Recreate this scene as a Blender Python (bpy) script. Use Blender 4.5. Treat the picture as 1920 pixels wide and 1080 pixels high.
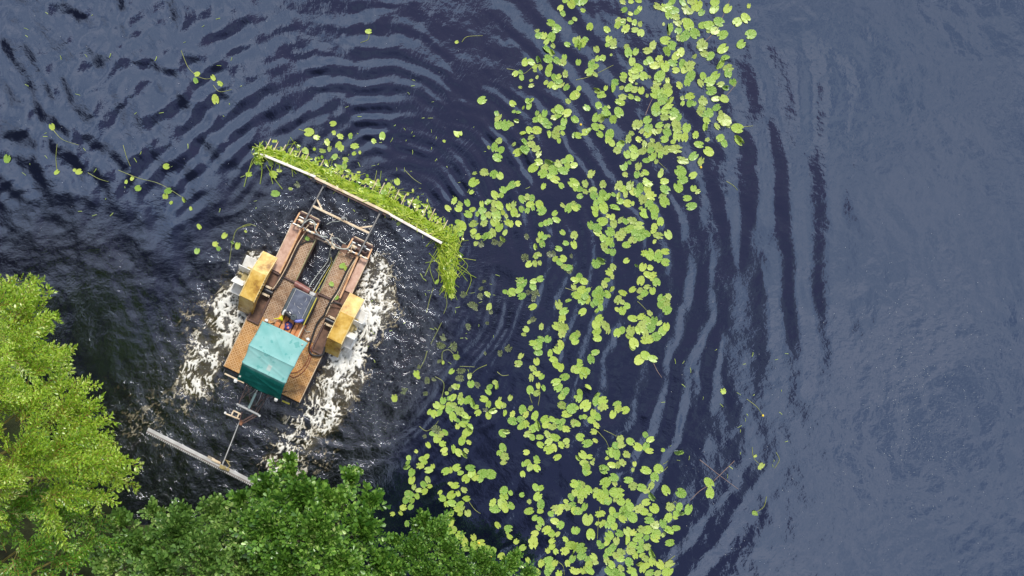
import bpy, math, random
import numpy as np
from mathutils import Vector, Matrix
# ------------------------------------------------------------ camera, sky, sun, exposure
for o in list(bpy.data.objects): bpy.data.objects.remove(o)
sc = bpy.context.scene
col = sc.collection
H = 40.0            # height of the drone above the lake
S = 58.0            # photo pixels per metre at water level
cam = bpy.data.cameras.new('camera'); camo = bpy.data.objects.new('camera', cam); col.objects.link(camo)
camo.location = (0, 0, H); camo.rotation_euler = (0, 0, 0)
cam.sensor_width = 36; cam.lens = 36 * H / (1920 / S)
cam.clip_end = 2000; cam.clip_start = 0.5
sc.camera = camo
sc.view_settings.view_transform = 'Standard'; sc.view_settings.look = 'None'
sc.view_settings.exposure = 0.75; sc.view_settings.gamma = 1
SUN_EL = math.radians(49); SUN_DIR = Vector((0.30, 0.95, 0)).normalized()   # towards the sun, seen from above
W = bpy.data.worlds.new('World'); sc.world = W; W.use_nodes = True
nt = W.node_tree; nt.nodes.clear()
def N(nt, t, **kw):
    n = nt.nodes.new(t)
    for k, v in kw.items():
        if k.startswith('i_'):
            key = k[2:]; key = int(key) if key.isdigit() else key.replace('_', ' ')
            n.inputs[key].default_value = v
        else: setattr(n, k, v)
    return n
def MA(nt, op, a, b=None, c=None, clamp=False):
    n = nt.nodes.new('ShaderNodeMath'); n.operation = op; n.use_clamp = clamp
    for i, v in enumerate((a, b, c)):
        if v is None: continue
        if isinstance(v, (int, float)): n.inputs[i].default_value = v
        else: nt.links.new(v, n.inputs[i])
    return n.outputs[0]
def RAMP(nt, fac, stops, interp='LINEAR'):
    n = nt.nodes.new('ShaderNodeValToRGB'); cr = n.color_ramp; cr.interpolation = interp
    while len(cr.elements) < len(stops): cr.elements.new(0.5)
    for e, (p, c) in zip(cr.elements, stops):
        e.position = p; e.color = (*c, 1) if len(c) == 3 else c
    nt.links.new(fac, n.inputs[0]); return n.outputs[0]
def SMOOTH(nt, v, a, b):
    n = nt.nodes.new('ShaderNodeMapRange'); n.interpolation_type = 'SMOOTHSTEP'
    nt.links.new(v, n.inputs[0]); n.inputs[1].default_value = a; n.inputs[2].default_value = b
    return n.outputs[0]
def MIXC(nt, fac, a, b, blend='MIX'):
    n = nt.nodes.new('ShaderNodeMix'); n.data_type = 'RGBA'; n.blend_type = blend
    for i, v in ((0, fac), (6, a), (7, b)):
        if isinstance(v, (int, float)): n.inputs[i].default_value = v
        elif isinstance(v, tuple): n.inputs[i].default_value = (*v, 1) if len(v) == 3 else v
        else: nt.links.new(v, n.inputs[i])
    return n.outputs[2]
sky = N(nt, 'ShaderNodeTexSky', sky_type='NISHITA', sun_disc=False, sun_elevation=SUN_EL,
        sun_rotation=math.atan2(SUN_DIR.x, SUN_DIR.y))
tc = N(nt, 'ShaderNodeTexCoord'); sp = N(nt, 'ShaderNodeSeparateXYZ'); nt.links.new(tc.outputs['Generated'], sp.inputs[0])
zc = MA(nt, 'MAXIMUM', sp.outputs[2], 0.12)
qx = MA(nt, 'DIVIDE', sp.outputs[0], zc); qy = MA(nt, 'DIVIDE', sp.outputs[1], zc)
cb = N(nt, 'ShaderNodeCombineXYZ'); nt.links.new(qx, cb.inputs[0]); nt.links.new(qy, cb.inputs[1])
n1 = N(nt, 'ShaderNodeTexNoise', i_Scale=5.0, i_Detail=4.0, i_Roughness=0.5); nt.links.new(cb.outputs[0], n1.inputs['Vector'])
ex = MA(nt, 'DIVIDE', MA(nt, 'SUBTRACT', MA(nt, 'SUBTRACT', qx, MA(nt, 'MULTIPLY', qy, 0.14)), -0.055), 0.262); ey0 = MA(nt, 'SUBTRACT', qy, -0.07)
ey = MA(nt, 'DIVIDE', ey0, MA(nt, 'ADD', 0.32, MA(nt, 'MULTIPLY', MA(nt, 'LESS_THAN', ey0, 0.), 0.12)))
e = MA(nt, 'SQRT', MA(nt, 'ADD', MA(nt, 'MULTIPLY', ex, ex), MA(nt, 'MULTIPLY', ey, ey)))
e = MA(nt, 'ADD', e, MA(nt, 'MULTIPLY', MA(nt, 'SUBTRACT', n1.outputs[0], 0.5), 0.75))
mask = SMOOTH(nt, e, 0.93, 1.07)
# dark wedge added to the south west sky to blacken water reflections
wd = MA(nt, 'ADD', MA(nt, 'MULTIPLY', qx, 0.45), MA(nt, 'MULTIPLY', qy, 0.90))
wd = MA(nt, 'ADD', wd, MA(nt, 'MULTIPLY', MA(nt, 'SUBTRACT', n1.outputs[0], 0.5), 0.25))
wedge_ = MA(nt, 'MAXIMUM', SMOOTH(nt, wd, -0.19, -0.04), SMOOTH(nt, MA(nt, 'ADD', qx, MA(nt, 'MULTIPLY', n1.outputs[0], 0.1)), -0.04, 0.10))
n2 = N(nt, 'ShaderNodeTexNoise', i_Scale=10.0, i_Detail=5.0, i_Roughness=0.55); nt.links.new(cb.outputs[0], n2.inputs['Vector'])
cloud = RAMP(nt, n2.outputs[0], [(0.33, (0.24, 0.31, 0.44)), (0.47, (0.43, 0.49, 0.58)), (0.66, (0.66, 0.66, 0.71))])
n3 = N(nt, 'ShaderNodeTexNoise', i_Scale=9.0, i_Detail=3.0); nt.links.new(cb.outputs[0], n3.inputs['Vector'])
veil = MA(nt, 'MULTIPLY', SMOOTH(nt, n3.outputs[0], 0.54, 0.60), 0.30)
skyc = MIXC(nt, 1.0, sky.outputs[0], (0.094, 0.066, 0.062), 'MULTIPLY')
final = MIXC(nt, mask, MIXC(nt, veil, skyc, (0.26, 0.31, 0.32)), cloud)
final = MIXC(nt, wedge_, (0.024, 0.026, 0.034), final)
bg = N(nt, 'ShaderNodeBackground'); bg.inputs[1].default_value = 1.0
nt.links.new(final, bg.inputs[0]); wo = N(nt, 'ShaderNodeOutputWorld'); nt.links.new(bg.outputs[0], wo.inputs[0])
sl = bpy.data.lights.new('sun', 'SUN'); sl.energy = 2.0; sl.angle = math.radians(10); sl.color = (1.0, 0.95, 0.86)
so = bpy.data.objects.new('sun', sl); col.objects.link(so)
sd = Vector((SUN_DIR.x * math.cos(SUN_EL), SUN_DIR.y * math.cos(SUN_EL), math.sin(SUN_EL)))
so.rotation_euler = sd.to_track_quat('Z', 'Y').to_euler()

# ------------------------------------------------------------ helpers
rnd = random.Random(7); rs = np.random.RandomState(11)
def P(px, py, z=0.0):                       # where a photo pixel lies on the level plane of height z
    k = (H - z) / H / S
    return Vector(((px - 960) * k, (540 - py) * k, z))
def tag(o, label=None, cat=None, group=None, kind=None):
    if label: o['label'] = label
    if cat: o['category'] = cat
    if group: o['group'] = group
    if kind: o['kind'] = kind
    return o
def empty(name, loc=(0, 0, 0), rz=0.0):
    o = bpy.data.objects.new(name, None); col.objects.link(o); o.location = loc; o.rotation_euler = (0, 0, rz)
    o.empty_display_size = 0.2; return o
def link(name, me, mat, parent=None, smooth=False):
    if mat: me.materials.append(mat)
    if smooth: me.polygons.foreach_set('use_smooth', [True] * len(me.polygons))
    o = bpy.data.objects.new(name, me); col.objects.link(o)
    if parent: o.parent = parent
    return o
def np_mesh(name, V, F, attrs=None, smooth=False):
    """V (n,3); F (m,k) all faces with k corners"""
    me = bpy.data.meshes.new(name); V = np.asarray(V, dtype=np.float32); F = np.asarray(F, dtype=np.int32)
    me.vertices.add(len(V)); me.vertices.foreach_set('co', V.ravel())
    k = F.shape[1]; me.loops.add(F.size); me.loops.foreach_set('vertex_index', F.ravel())
    me.polygons.add(len(F)); me.polygons.foreach_set('loop_start', np.arange(0, F.size, k, dtype=np.int32))
    try: me.polygons.foreach_set('loop_total', np.full(len(F), k, dtype=np.int32))
    except Exception: pass
    if smooth: me.polygons.foreach_set('use_smooth', np.ones(len(F), dtype=bool))
    me.update(calc_edges=True)
    for nme, arr in (attrs or {}).items():
        a = me.attributes.new(nme, 'FLOAT', 'POINT'); a.data.foreach_set('value', np.asarray(arr, dtype=np.float32))
    me.validate(); return me
class MB:
    def __init__(s): s.v = []; s.f = []
    def add(s, vs, fs):
        n = len(s.v); s.v += [tuple(v) for v in vs]; s.f += [tuple(i + n for i in f) for f in fs]; return s
    def box(s, x0, x1, y0, y1, z0, z1, c=0.0, M=None):
        """box with chamfered vertical edges and top when c > 0"""
        if c <= 0:
            vs = [(x0,y0,z0),(x1,y0,z0),(x1,y1,z0),(x0,y1,z0),(x0,y0,z1),(x1,y0,z1),(x1,y1,z1),(x0,y1,z1)]
            fs = [(0,3,2,1),(4,5,6,7),(0,1,5,4),(1,2,6,5),(2,3,7,6),(3,0,4,7)]
        else:
            def ring(i, z):
                return [(x0+i+c,y0+i,z),(x1-i-c,y0+i,z),(x1-i,y0+i+c,z),(x1-i,y1-i-c,z),(x1-i-c,y1-i,z),(x0+i+c,y1-i,z),(x0+i,y1-i-c,z),(x0+i,y0+i+c,z)]
            vs = ring(0, z0) + ring(0, z1 - c) + ring(c * .7, z1)
            fs = [tuple(range(7,-1,-1)), tuple(range(16,24))]
            for k in (0, 8):
                fs += [(k+i, k+(i+1)%8, k+8+(i+1)%8, k+8+i) for i in range(8)]
        if M is not None: vs = [tuple(M @ Vector(v)) for v in vs]
        return s.add(vs, fs)
    def beam(s, a, b, w, h=None, up=(0,0,1)):
        """square bar from a to b"""
        h = h or w; a = Vector(a); b = Vector(b); d = (b - a).normalized(); u = Vector(up)
        if abs(d.dot(u)) > .95: u = Vector((1, 0, 0))
        r = d.cross(u).normalized(); u = r.cross(d).normalized(); vs = []
        c = min(w, h) * .16
        for p in (a, b):
            for (i, j) in ((-w/2+c,-h/2),(w/2-c,-h/2),(w/2,-h/2+c),(w/2,h/2-c),(w/2-c,h/2),(-w/2+c,h/2),(-w/2,h/2-c),(-w/2,-h/2+c)):
                vs.append(p + r * i + u * j)
        fs = [tuple(range(8)), tuple(range(15, 7, -1))] + [((i+1)%8, i, 8+i, 8+(i+1)%8) for i in range(8)]
        return s.add(vs, fs)
    def tube(s, pts, r, n=8, smooth_sub=0, r2=None):
        pts = [Vector(p) for p in pts]
        if smooth_sub: pts = catmull(pts, smooth_sub)
        m = len(pts); vs = []; up = Vector((0, 0, 1))
        for i, p in enumerate(pts):
            d = (pts[min(i+1, m-1)] - pts[max(i-1, 0)]).normalized()
            u = up if abs(d.dot(up)) < .95 else Vector((1, 0, 0))
            a = d.cross(u).normalized(); b = a.cross(d).normalized()
            rr = r if r2 is None else r + (r2 - r) * i / (m - 1)
            for k in range(n):
                t = 2 * math.pi * k / n; vs.append(p + a * math.cos(t) * rr + b * math.sin(t) * rr)
        fs = [tuple(range(n)), tuple(range(m*n-1, (m-1)*n-1, -1))]
        for i in range(m-1):
            for k in range(n): fs.append((i*n+(k+1)%n, i*n+k, (i+1)*n+k, (i+1)*n+(k+1)%n))
        return s.add(vs, fs)
    def lathe(s, prof, n=16, M=None):
        vs = []; m = len(prof)
        for (r, z) in prof:
            for k in range(n):
                t = 2*math.pi*k/n; vs.append((r*math.cos(t), r*math.sin(t), z))
        fs = [tuple(range(n-1,-1,-1)), tuple(range((m-1)*n, m*n))]
        for i in range(m-1):
            for k in range(n): fs.append((i*n+k, i*n+(k+1)%n, (i+1)*n+(k+1)%n, (i+1)*n+k))
        if M is not None: vs = [tuple(M @ Vector(v)) for v in vs]
        return s.add(vs, fs)
    def prism(s, poly, a, b, axis='x'):
        """poly in the plane, extruded from a to b along axis"""
        n = len(poly)
        def q(u, v, w): return (w, u, v) if axis == 'x' else ((u, w, v) if axis == 'y' else (u, v, w))
        vs = [q(u, v, a) for u, v in poly] + [q(u, v, b) for u, v in poly]
        fs = [tuple(range(n-1,-1,-1)), tuple(range(n, 2*n))] + [(i, (i+1)%n, n+(i+1)%n, n+i) for i in range(n)]
        return s.add(vs, fs)
    def build(s, name, mat, parent=None, smooth=False):
        me = bpy.data.meshes.new(name); me.from_pydata(s.v, [], s.f); me.update()
        import bmesh
        bm = bmesh.new(); bm.from_mesh(me); bmesh.ops.recalc_face_normals(bm, faces=bm.faces); bm.to_mesh(me); bm.free()
        o = link(name, me, mat, parent)
        if smooth:
            me.polygons.foreach_set('use_smooth', [True] * len(me.polygons))
            try: me.set_sharp_from_angle(angle=math.radians(40))
            except Exception: pass
        return o
def catmull(pts, sub):
    out = []; n = len(pts)
    for i in range(n - 1):
        p0 = pts[max(i-1, 0)]; p1 = pts[i]; p2 = pts[i+1]; p3 = pts[min(i+2, n-1)]
        for k in range(sub):
            t = k / sub
            out.append(0.5 * ((2*p1) + (p2-p0)*t + (2*p0-5*p1+4*p2-p3)*t*t + (3*p1-p0-3*p2+p3)*t**3))
    out.append(pts[-1]); return out
_G = {}
def vnoise(x, y, seed, scale):
    """smooth value noise, arrays in metres, period >> scene"""
    if seed not in _G: _G[seed] = np.random.RandomState(seed).rand(257, 257)
    g = _G[seed]; u = x / scale + 128.37; v = y / scale + 128.71
    i = np.floor(u).astype(int); j = np.floor(v).astype(int); fu = u - i; fv = v - j
    fu = fu*fu*(3-2*fu); fv = fv*fv*(3-2*fv); i %= 256; j %= 256
    return (g[i, j]*(1-fu) + g[i+1, j]*fu)*(1-fv) + (g[i, j+1]*(1-fu) + g[i+1, j+1]*fu)*fv
def fbm(x, y, seed, scale, oct=4, gain=.5):
    a = 1.0; t = 0; out = 0
    for k in range(oct):
        c, s_ = math.cos(k*1.3), math.sin(k*1.3)
        out = out + a * vnoise(x*c - y*s_, x*s_ + y*c, seed + k, scale / 2**k); t += a; a *= gain
    return out / t
def sstep(v, a, b):
    t = np.clip((v - a) / (b - a), 0, 1); return t*t*(3-2*t)

# ------------------------------------------------------------ materials
def mat(name):
    m = bpy.data.materials.new(name); m.use_nodes = True; t = m.node_tree; t.nodes.clear()
    out = N(t, 'ShaderNodeOutputMaterial'); return m, t, out
def surf(name, stops, rough=.5, metal=0., scale=6., bump=.002, rough2=None, detail=6., spec=.5, coat=0.):
    """worn surface: object-space noise picks among the colours and roughness, small real bump"""
    m, t, out = mat(name); b = N(t, 'ShaderNodeBsdfPrincipled'); t.links.new(b.outputs[0], out.inputs[0])
    c = N(t, 'ShaderNodeTexCoord'); n = N(t, 'ShaderNodeTexNoise', i_Scale=scale, i_Detail=detail, i_Roughness=.62)
    t.links.new(c.outputs['Object'], n.inputs['Vector'])
    t.links.new(RAMP(t, n.outputs[0], stops), b.inputs['Base Color'])
    b.inputs['Metallic'].default_value = metal; b.inputs['Specular IOR Level'].default_value = spec
    b.inputs['Coat Weight'].default_value = coat
    t.links.new(RAMP(t, n.outputs[0], [(.35, (rough,)*3), (.7, ((rough2 or rough),)*3)]), b.inputs['Roughness'])
    if bump:
        n2 = N(t, 'ShaderNodeTexNoise', i_Scale=scale*5, i_Detail=4.); t.links.new(c.outputs['Object'], n2.inputs['Vector'])
        bp = N(t, 'ShaderNodeBump', i_Distance=bump, i_Strength=1.); t.links.new(n2.outputs[0], bp.inputs['Height'])
        t.links.new(bp.outputs[0], b.inputs['Normal'])
    return m
def chequer(name, dark, mid, light, rough=.5):
    """tear plate: raised lozenges in two alternating directions, worn bright on top"""
    m, t, out = mat(name); b = N(t, 'ShaderNodeBsdfPrincipled'); t.links.new(b.outputs[0], out.inputs[0])
    c = N(t, 'ShaderNodeTexCoord'); sp = N(t, 'ShaderNodeSeparateXYZ'); t.links.new(c.outputs['Object'], sp.inputs[0])
    k = 1/.085
    u = MA(t, 'MULTIPLY', MA(t, 'ADD', sp.outputs[0], sp.outputs[1]), k*.707); v = MA(t, 'MULTIPLY', MA(t, 'SUBTRACT', sp.outputs[0], sp.outputs[1]), k*.707)
    def loz(a, b_):   # ellipse centred in each cell
        fa = MA(t, 'SUBTRACT', MA(t, 'FRACT', a), .5); fb = MA(t, 'SUBTRACT', MA(t, 'FRACT', b_), .5)
        d = MA(t, 'ADD', MA(t, 'POWER', MA(t, 'DIVIDE', fa, .46), 2.), MA(t, 'POWER', MA(t, 'DIVIDE', fb, .17), 2.))
        return MA(t, 'SUBTRACT', 1., MA(t, 'MINIMUM', d, 1.))
    l1 = loz(u, v); l2 = loz(MA(t, 'ADD', v, .5), MA(t, 'ADD', u, .5)); L = MA(t, 'MAXIMUM', l1, l2)
    n = N(t, 'ShaderNodeTexNoise', i_Scale=2.2, i_Detail=7., i_Roughness=.65); t.links.new(c.outputs['Object'], n.inputs['Vector'])
    base = RAMP(t, n.outputs[0], [(.3, dark), (.62, mid)])
    n3 = N(t, 'ShaderNodeTexNoise', i_Scale=5., i_Detail=3.); t.links.new(c.outputs['Object'], n3.inputs['Vector'])
    wear = MA(t, 'MULTIPLY', MA(t, 'POWER', L, .6), SMOOTH(t, n3.outputs[0], .28, .55))
    st_ = N(t, 'ShaderNodeTexNoise', i_Scale=1.1, i_Detail=6., i_Roughness=.7, i_Distortion=.6); t.links.new(c.outputs['Object'], st_.inputs['Vector'])
    worn = MIXC(t, wear, base, light)
    worn = MIXC(t, MA(t, 'MULTIPLY', SMOOTH(t, st_.outputs[0], .52, .66), .6), worn, (.09,.045,.025))
    t.links.new(worn, b.inputs['Base Color']); b.inputs['Roughness'].default_value = rough
    bp = N(t, 'ShaderNodeBump', i_Distance=.004, i_Strength=1.); t.links.new(L, bp.inputs['Height']); t.links.new(bp.outputs[0], b.inputs['Normal'])
    return m
M_deck_f = chequer('tear_plate_brown', (.13,.07,.04), (.42,.25,.135), (.60,.46,.34))
M_deck_r = chequer('tear_plate_rust', (.26,.11,.03), (.58,.29,.085), (.76,.50,.27))
M_pink = surf('red_oxide_plate', [(.3, (.40,.22,.15)), (.55, (.62,.40,.30)), (.75, (.72,.54,.44))], .55, scale=4)
M_rust = surf('rusty_steel', [(.3, (.07,.028,.015)), (.5, (.20,.085,.045)), (.7, (.34,.16,.09))], .8, scale=7, bump=.004)
M_brownsteel = surf('brown_tube', [(.3, (.07,.04,.035)), (.7, (.18,.11,.095))], .5, scale=9)
M_hull = surf('hull_side', [(.3, (.06,.035,.025)), (.6, (.22,.12,.08))], .7, scale=3)
M_gold = surf('ochre_painted_sheet', [(.30, (.20,.09,.03)), (.40, (.46,.26,.05)), (.52, (.68,.43,.09)), (.70, (.84,.66,.28))], .22, scale=2.0, bump=.002, rough2=.45, coat=.3)
M_goldedge = surf('ochre_edge', [(.3, (.60,.42,.14)), (.7, (.85,.70,.35))], .4, scale=8)
M_cream = surf('cream_tube', [(.28, (.26,.14,.07)), (.42, (.68,.52,.34)), (.7, (.86,.74,.56))], .45, scale=5)
M_white = surf('white_paint', [(.3, (.62,.60,.55)), (.6, (.88,.87,.84))], .4, scale=4)
M_olive = surf('weedy_ochre_drum', [(.3, (.20,.15,.05)), (.6, (.45,.36,.16))], .6, scale=6)
M_orange = surf('orange_primer', [(.3, (.50,.17,.06)), (.55, (.72,.30,.12)), (.75, (.80,.48,.28))], .5, scale=5)
M_orangepole = surf('orange_pole', [(.3, (.55,.27,.12)), (.6, (.78,.48,.26))], .45, scale=4)
M_black = surf('black_paint', [(.3, (.010,.010,.014)), (.7, (.035,.035,.045))], .4, scale=8)
M_rubber = surf('rubber', [(.3, (.015,.015,.016)), (.7, (.04,.04,.045))], .6, scale=10)
M_slate = surf('slate_grey_paint', [(.3, (.075,.085,.12)), (.55, (.115,.13,.18)), (.72, (.19,.21,.26))], .5, scale=6)
M_slate2 = surf('dark_grey_paint', [(.3, (.05,.065,.075)), (.7, (.12,.14,.16))], .5, scale=6)
M_yellow = surf('yellow_strip', [(.3, (.42,.36,.04)), (.7, (.72,.62,.10))], .5, scale=9)
M_yplastic = surf('yellow_plastic', [(.3, (.78,.68,.02)), (.7, (.85,.78,.05))], .35, scale=3, bump=0)
M_redbrown = surf('red_brown_tank', [(.3, (.15,.05,.04)), (.7, (.30,.13,.11))], .4, scale=6)
M_blue = surf('blue_hose', [(.3, (.10,.11,.42)), (.7, (.20,.22,.65))], .35, scale=6)
M_hose = surf('pale_hose', [(.3, (.20,.22,.20)), (.55, (.50,.52,.46)), (.7, (.65,.66,.60))], .5, scale=8)
M_redhose = surf('red_hose', [(.3, (.16,.03,.02)), (.7, (.30,.07,.04))], .45, scale=6)
M_steel = surf('worn_steel', [(.3, (.30,.30,.30)), (.7, (.65,.65,.66))], .35, metal=.7, scale=8)
M_greyalu = surf('pale_cutter_steel', [(.3, (.42,.41,.40)), (.6, (.62,.61,.60))], .45, metal=.1, scale=3)
M_ram = surf('pale_green_ram', [(.3, (.32,.45,.42)), (.7, (.50,.64,.60))], .4, scale=5)
M_teal = None
def fabric():
    m, t, out = mat('teal_canvas'); b = N(t, 'ShaderNodeBsdfPrincipled'); t.links.new(b.outputs[0], out.inputs[0])
    c = N(t, 'ShaderNodeTexCoord'); n = N(t, 'ShaderNodeTexNoise', i_Scale=2.2, i_Detail=5.); t.links.new(c.outputs['Object'], n.inputs['Vector'])
    sp = N(t, 'ShaderNodeSeparateXYZ'); t.links.new(c.outputs['Object'], sp.inputs[0])
    lit_top = SMOOTH(t, MA(t, 'ADD', sp.outputs[1], MA(t, 'MULTIPLY', n.outputs[0], .15)), -1.97, -1.86)   # lit top panels and shaded rear slope, painted into the colour
    a = RAMP(t, n.outputs[0], [(.3, (.004,.125,.105)), (.7, (.010,.17,.145))]); bb = RAMP(t, n.outputs[0], [(.3, (.17,.41,.39)), (.7, (.28,.51,.49))])
    cc = MIXC(t, lit_top, a, bb)
    # a worn pale patch and two faded stains
    v = N(t, 'ShaderNodeVectorMath', operation='SUBTRACT'); v.inputs[1].default_value = (.26, -1.72, 0); t.links.new(c.outputs['Object'], v.inputs[0])
    s2 = N(t, 'ShaderNodeSeparateXYZ'); t.links.new(v.outputs[0], s2.inputs[0])
    d = MA(t, 'MAXIMUM', MA(t, 'MULTIPLY', MA(t, 'ABSOLUTE', s2.outputs[0]), 14.), MA(t, 'MULTIPLY', MA(t, 'ABSOLUTE', s2.outputs[1]), 10.))
    cc = MIXC(t, MA(t, 'SUBTRACT', 1., SMOOTH(t, MA(t, 'ADD', d, MA(t, 'MULTIPLY', n.outputs[0], .5)), .9, 1.4)), cc, (.42,.50,.47))
    n4 = N(t, 'ShaderNodeTexNoise', i_Scale=3.7, i_Detail=3.); t.links.new(c.outputs['Object'], n4.inputs['Vector'])
    cc = MIXC(t, MA(t, 'MULTIPLY', SMOOTH(t, n4.outputs[0], .60, .64), .45), cc, (.03,.26,.24))
    t.links.new(cc, b.inputs['Base Color']); b.inputs['Roughness'].default_value = .8; b.inputs['Specular IOR Level'].default_value = .2
    w = N(t, 'ShaderNodeTexNoise', i_Scale=180., i_Detail=2.); t.links.new(c.outputs['Object'], w.inputs['Vector'])
    bp = N(t, 'ShaderNodeBump', i_Distance=.001, i_Strength=.6); t.links.new(w.outputs[0], bp.inputs['Height']); t.links.new(bp.outputs[0], b.inputs['Normal'])
    return m
M_teal = fabric()
def leafmat(name, stops, trans=.3, gloss=.08, rough=.35, spots=None):
    """leaf: colour picked by the leaf's own 'tint' value, light passes through, slight waxy sheen"""
    m, t, out = mat(name)
    a = N(t, 'ShaderNodeAttribute', attribute_name='tint'); c = RAMP(t, a.outputs['Fac'], stops)
    if spots:
        g = N(t, 'ShaderNodeTexCoord'); n = N(t, 'ShaderNodeTexNoise', i_Scale=spots[0], i_Detail=3.); t.links.new(g.outputs['Object'], n.inputs['Vector'])
        c = MIXC(t, SMOOTH(t, n.outputs[0], spots[1], spots[1]+.08), c, spots[2])
    d = N(t, 'ShaderNodeBsdfDiffuse'); tr = N(t, 'ShaderNodeBsdfTranslucent'); gl = N(t, 'ShaderNodeBsdfGlossy', i_Roughness=rough)
    t.links.new(c, d.inputs[0]); t.links.new(MIXC(t, 1., c, (1.1,1.15,.6), 'MULTIPLY'), tr.inputs[0])
    m1 = N(t, 'ShaderNodeMixShader', i_0=trans); t.links.new(d.outputs[0], m1.inputs[1]); t.links.new(tr.outputs[0], m1.inputs[2])
    m2 = N(t, 'ShaderNodeMixShader', i_0=gloss); t.links.new(m1.outputs[0], m2.inputs[1]); t.links.new(gl.outputs[0], m2.inputs[2])
    t.links.new(m2.outputs[0], out.inputs[0]); return m
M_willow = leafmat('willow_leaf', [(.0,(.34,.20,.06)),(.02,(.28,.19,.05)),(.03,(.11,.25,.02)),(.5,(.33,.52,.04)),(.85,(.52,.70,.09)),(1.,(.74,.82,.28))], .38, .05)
M_willow2 = leafmat('deep_willow_leaf', [(.0,(.34,.20,.06)),(.02,(.28,.19,.05)),(.03,(.06,.18,.02)),(.5,(.16,.37,.035)),(.85,(.30,.52,.06)),(1.,(.54,.68,.22))], .3, .05)  # deeper green leaf of the second willow
M_alder = leafmat('alder_leaf', [(.0,(.035,.11,.014)),(.5,(.15,.31,.04)),(.8,(.33,.52,.10)),(1.,(.56,.68,.24))], .22, .06, .35)
M_alder2 = leafmat('sallow_leaf', [(.0,(.07,.16,.03)),(.5,(.18,.33,.065)),(.85,(.34,.48,.13)),(1.,(.54,.62,.26))], .25, .06, .35)
M_bark = surf('bark', [(.3, (.05,.04,.025)), (.7, (.16,.13,.09))], .9, scale=8, bump=.01)
M_twig = surf('willow_twig', [(.3, (.16,.13,.03)), (.7, (.32,.26,.07))], .6, scale=8, bump=0)
M_weed = leafmat('cut_weed', [(.0,(.05,.11,.006)),(.3,(.20,.35,.018)),(.65,(.42,.55,.04)),(1.,(.64,.70,.16))], .15, .08, .3)
M_stem = surf('lily_stem', [(.3, (.16,.20,.03)), (.7, (.34,.36,.08))], .5, scale=5, bump=0)
M_stemred = surf('dry_stem', [(.3, (.16,.10,.08)), (.7, (.34,.24,.20))], .6, scale=5, bump=0)
def padmat(name, stops, brown, thr, rough=.33):
    m, t, out = mat(name); b = N(t, 'ShaderNodeBsdfPrincipled'); t.links.new(b.outputs[0], out.inputs[0])
    oi = N(t, 'ShaderNodeObjectInfo'); at = N(t, 'ShaderNodeAttribute', attribute_name='tint')
    r = MA(t, 'FRACT', MA(t, 'ADD', oi.outputs['Random'], at.outputs['Fac']))
    c = N(t, 'ShaderNodeTexCoord'); base = RAMP(t, r, stops)
    add = N(t, 'ShaderNodeVectorMath', operation='ADD'); t.links.new(c.outputs['Object'], add.inputs[0])
    cx = N(t, 'ShaderNodeCombineXYZ'); t.links.new(MA(t, 'MULTIPLY', r, 40.), cx.inputs[0]); t.links.new(cx.outputs[0], add.inputs[1])
    n = N(t, 'ShaderNodeTexNoise', i_Scale=14., i_Detail=5., i_Roughness=.6); t.links.new(add.outputs[0], n.inputs['Vector'])
    cc = MIXC(t, SMOOTH(t, n.outputs[0], thr, thr+.1), base, brown)
    # side veins fanning from the midrib and a pale rib
    ve = N(t, 'ShaderNodeAttribute', attribute_name='vein')
    cc = MIXC(t, MA(t, 'MULTIPLY', ve.outputs['Fac'], .35), cc, (.62,.74,.30))
    t.links.new(cc, b.inputs['Base Color']); b.inputs['Roughness'].default_value = rough; b.inputs['Specular IOR Level'].default_value = .45
    bp = N(t, 'ShaderNodeBump', i_Distance=.004, i_Strength=1.); t.links.new(n.outputs[0], bp.inputs['Height']); t.links.new(bp.outputs[0], b.inputs['Normal'])
    return m
M_pad_g = padmat('lily_pad_green', [(.0,(.13,.28,.035)),(.3,(.21,.37,.045)),(.7,(.30,.44,.05)),(.9,(.37,.48,.055)),(1.,(.40,.53,.13))], (.32,.36,.09), .55)
M_pad_y = padmat('lily_pad_yellow', [(.0,(.32,.45,.05)),(1.,(.44,.52,.09))], (.42,.40,.08), .58)
M_pad_o = padmat('lily_pad_olive', [(.0,(.22,.31,.05)),(1.,(.35,.43,.09))], (.33,.31,.09), .56)
M_pad_m = padmat('lily_pad_sunken', [(.0,(.030,.040,.020)),(1.,(.065,.08,.028))], (.02,.025,.025), .46)  # sunken look: dimming by the water painted into the pad colour
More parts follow.
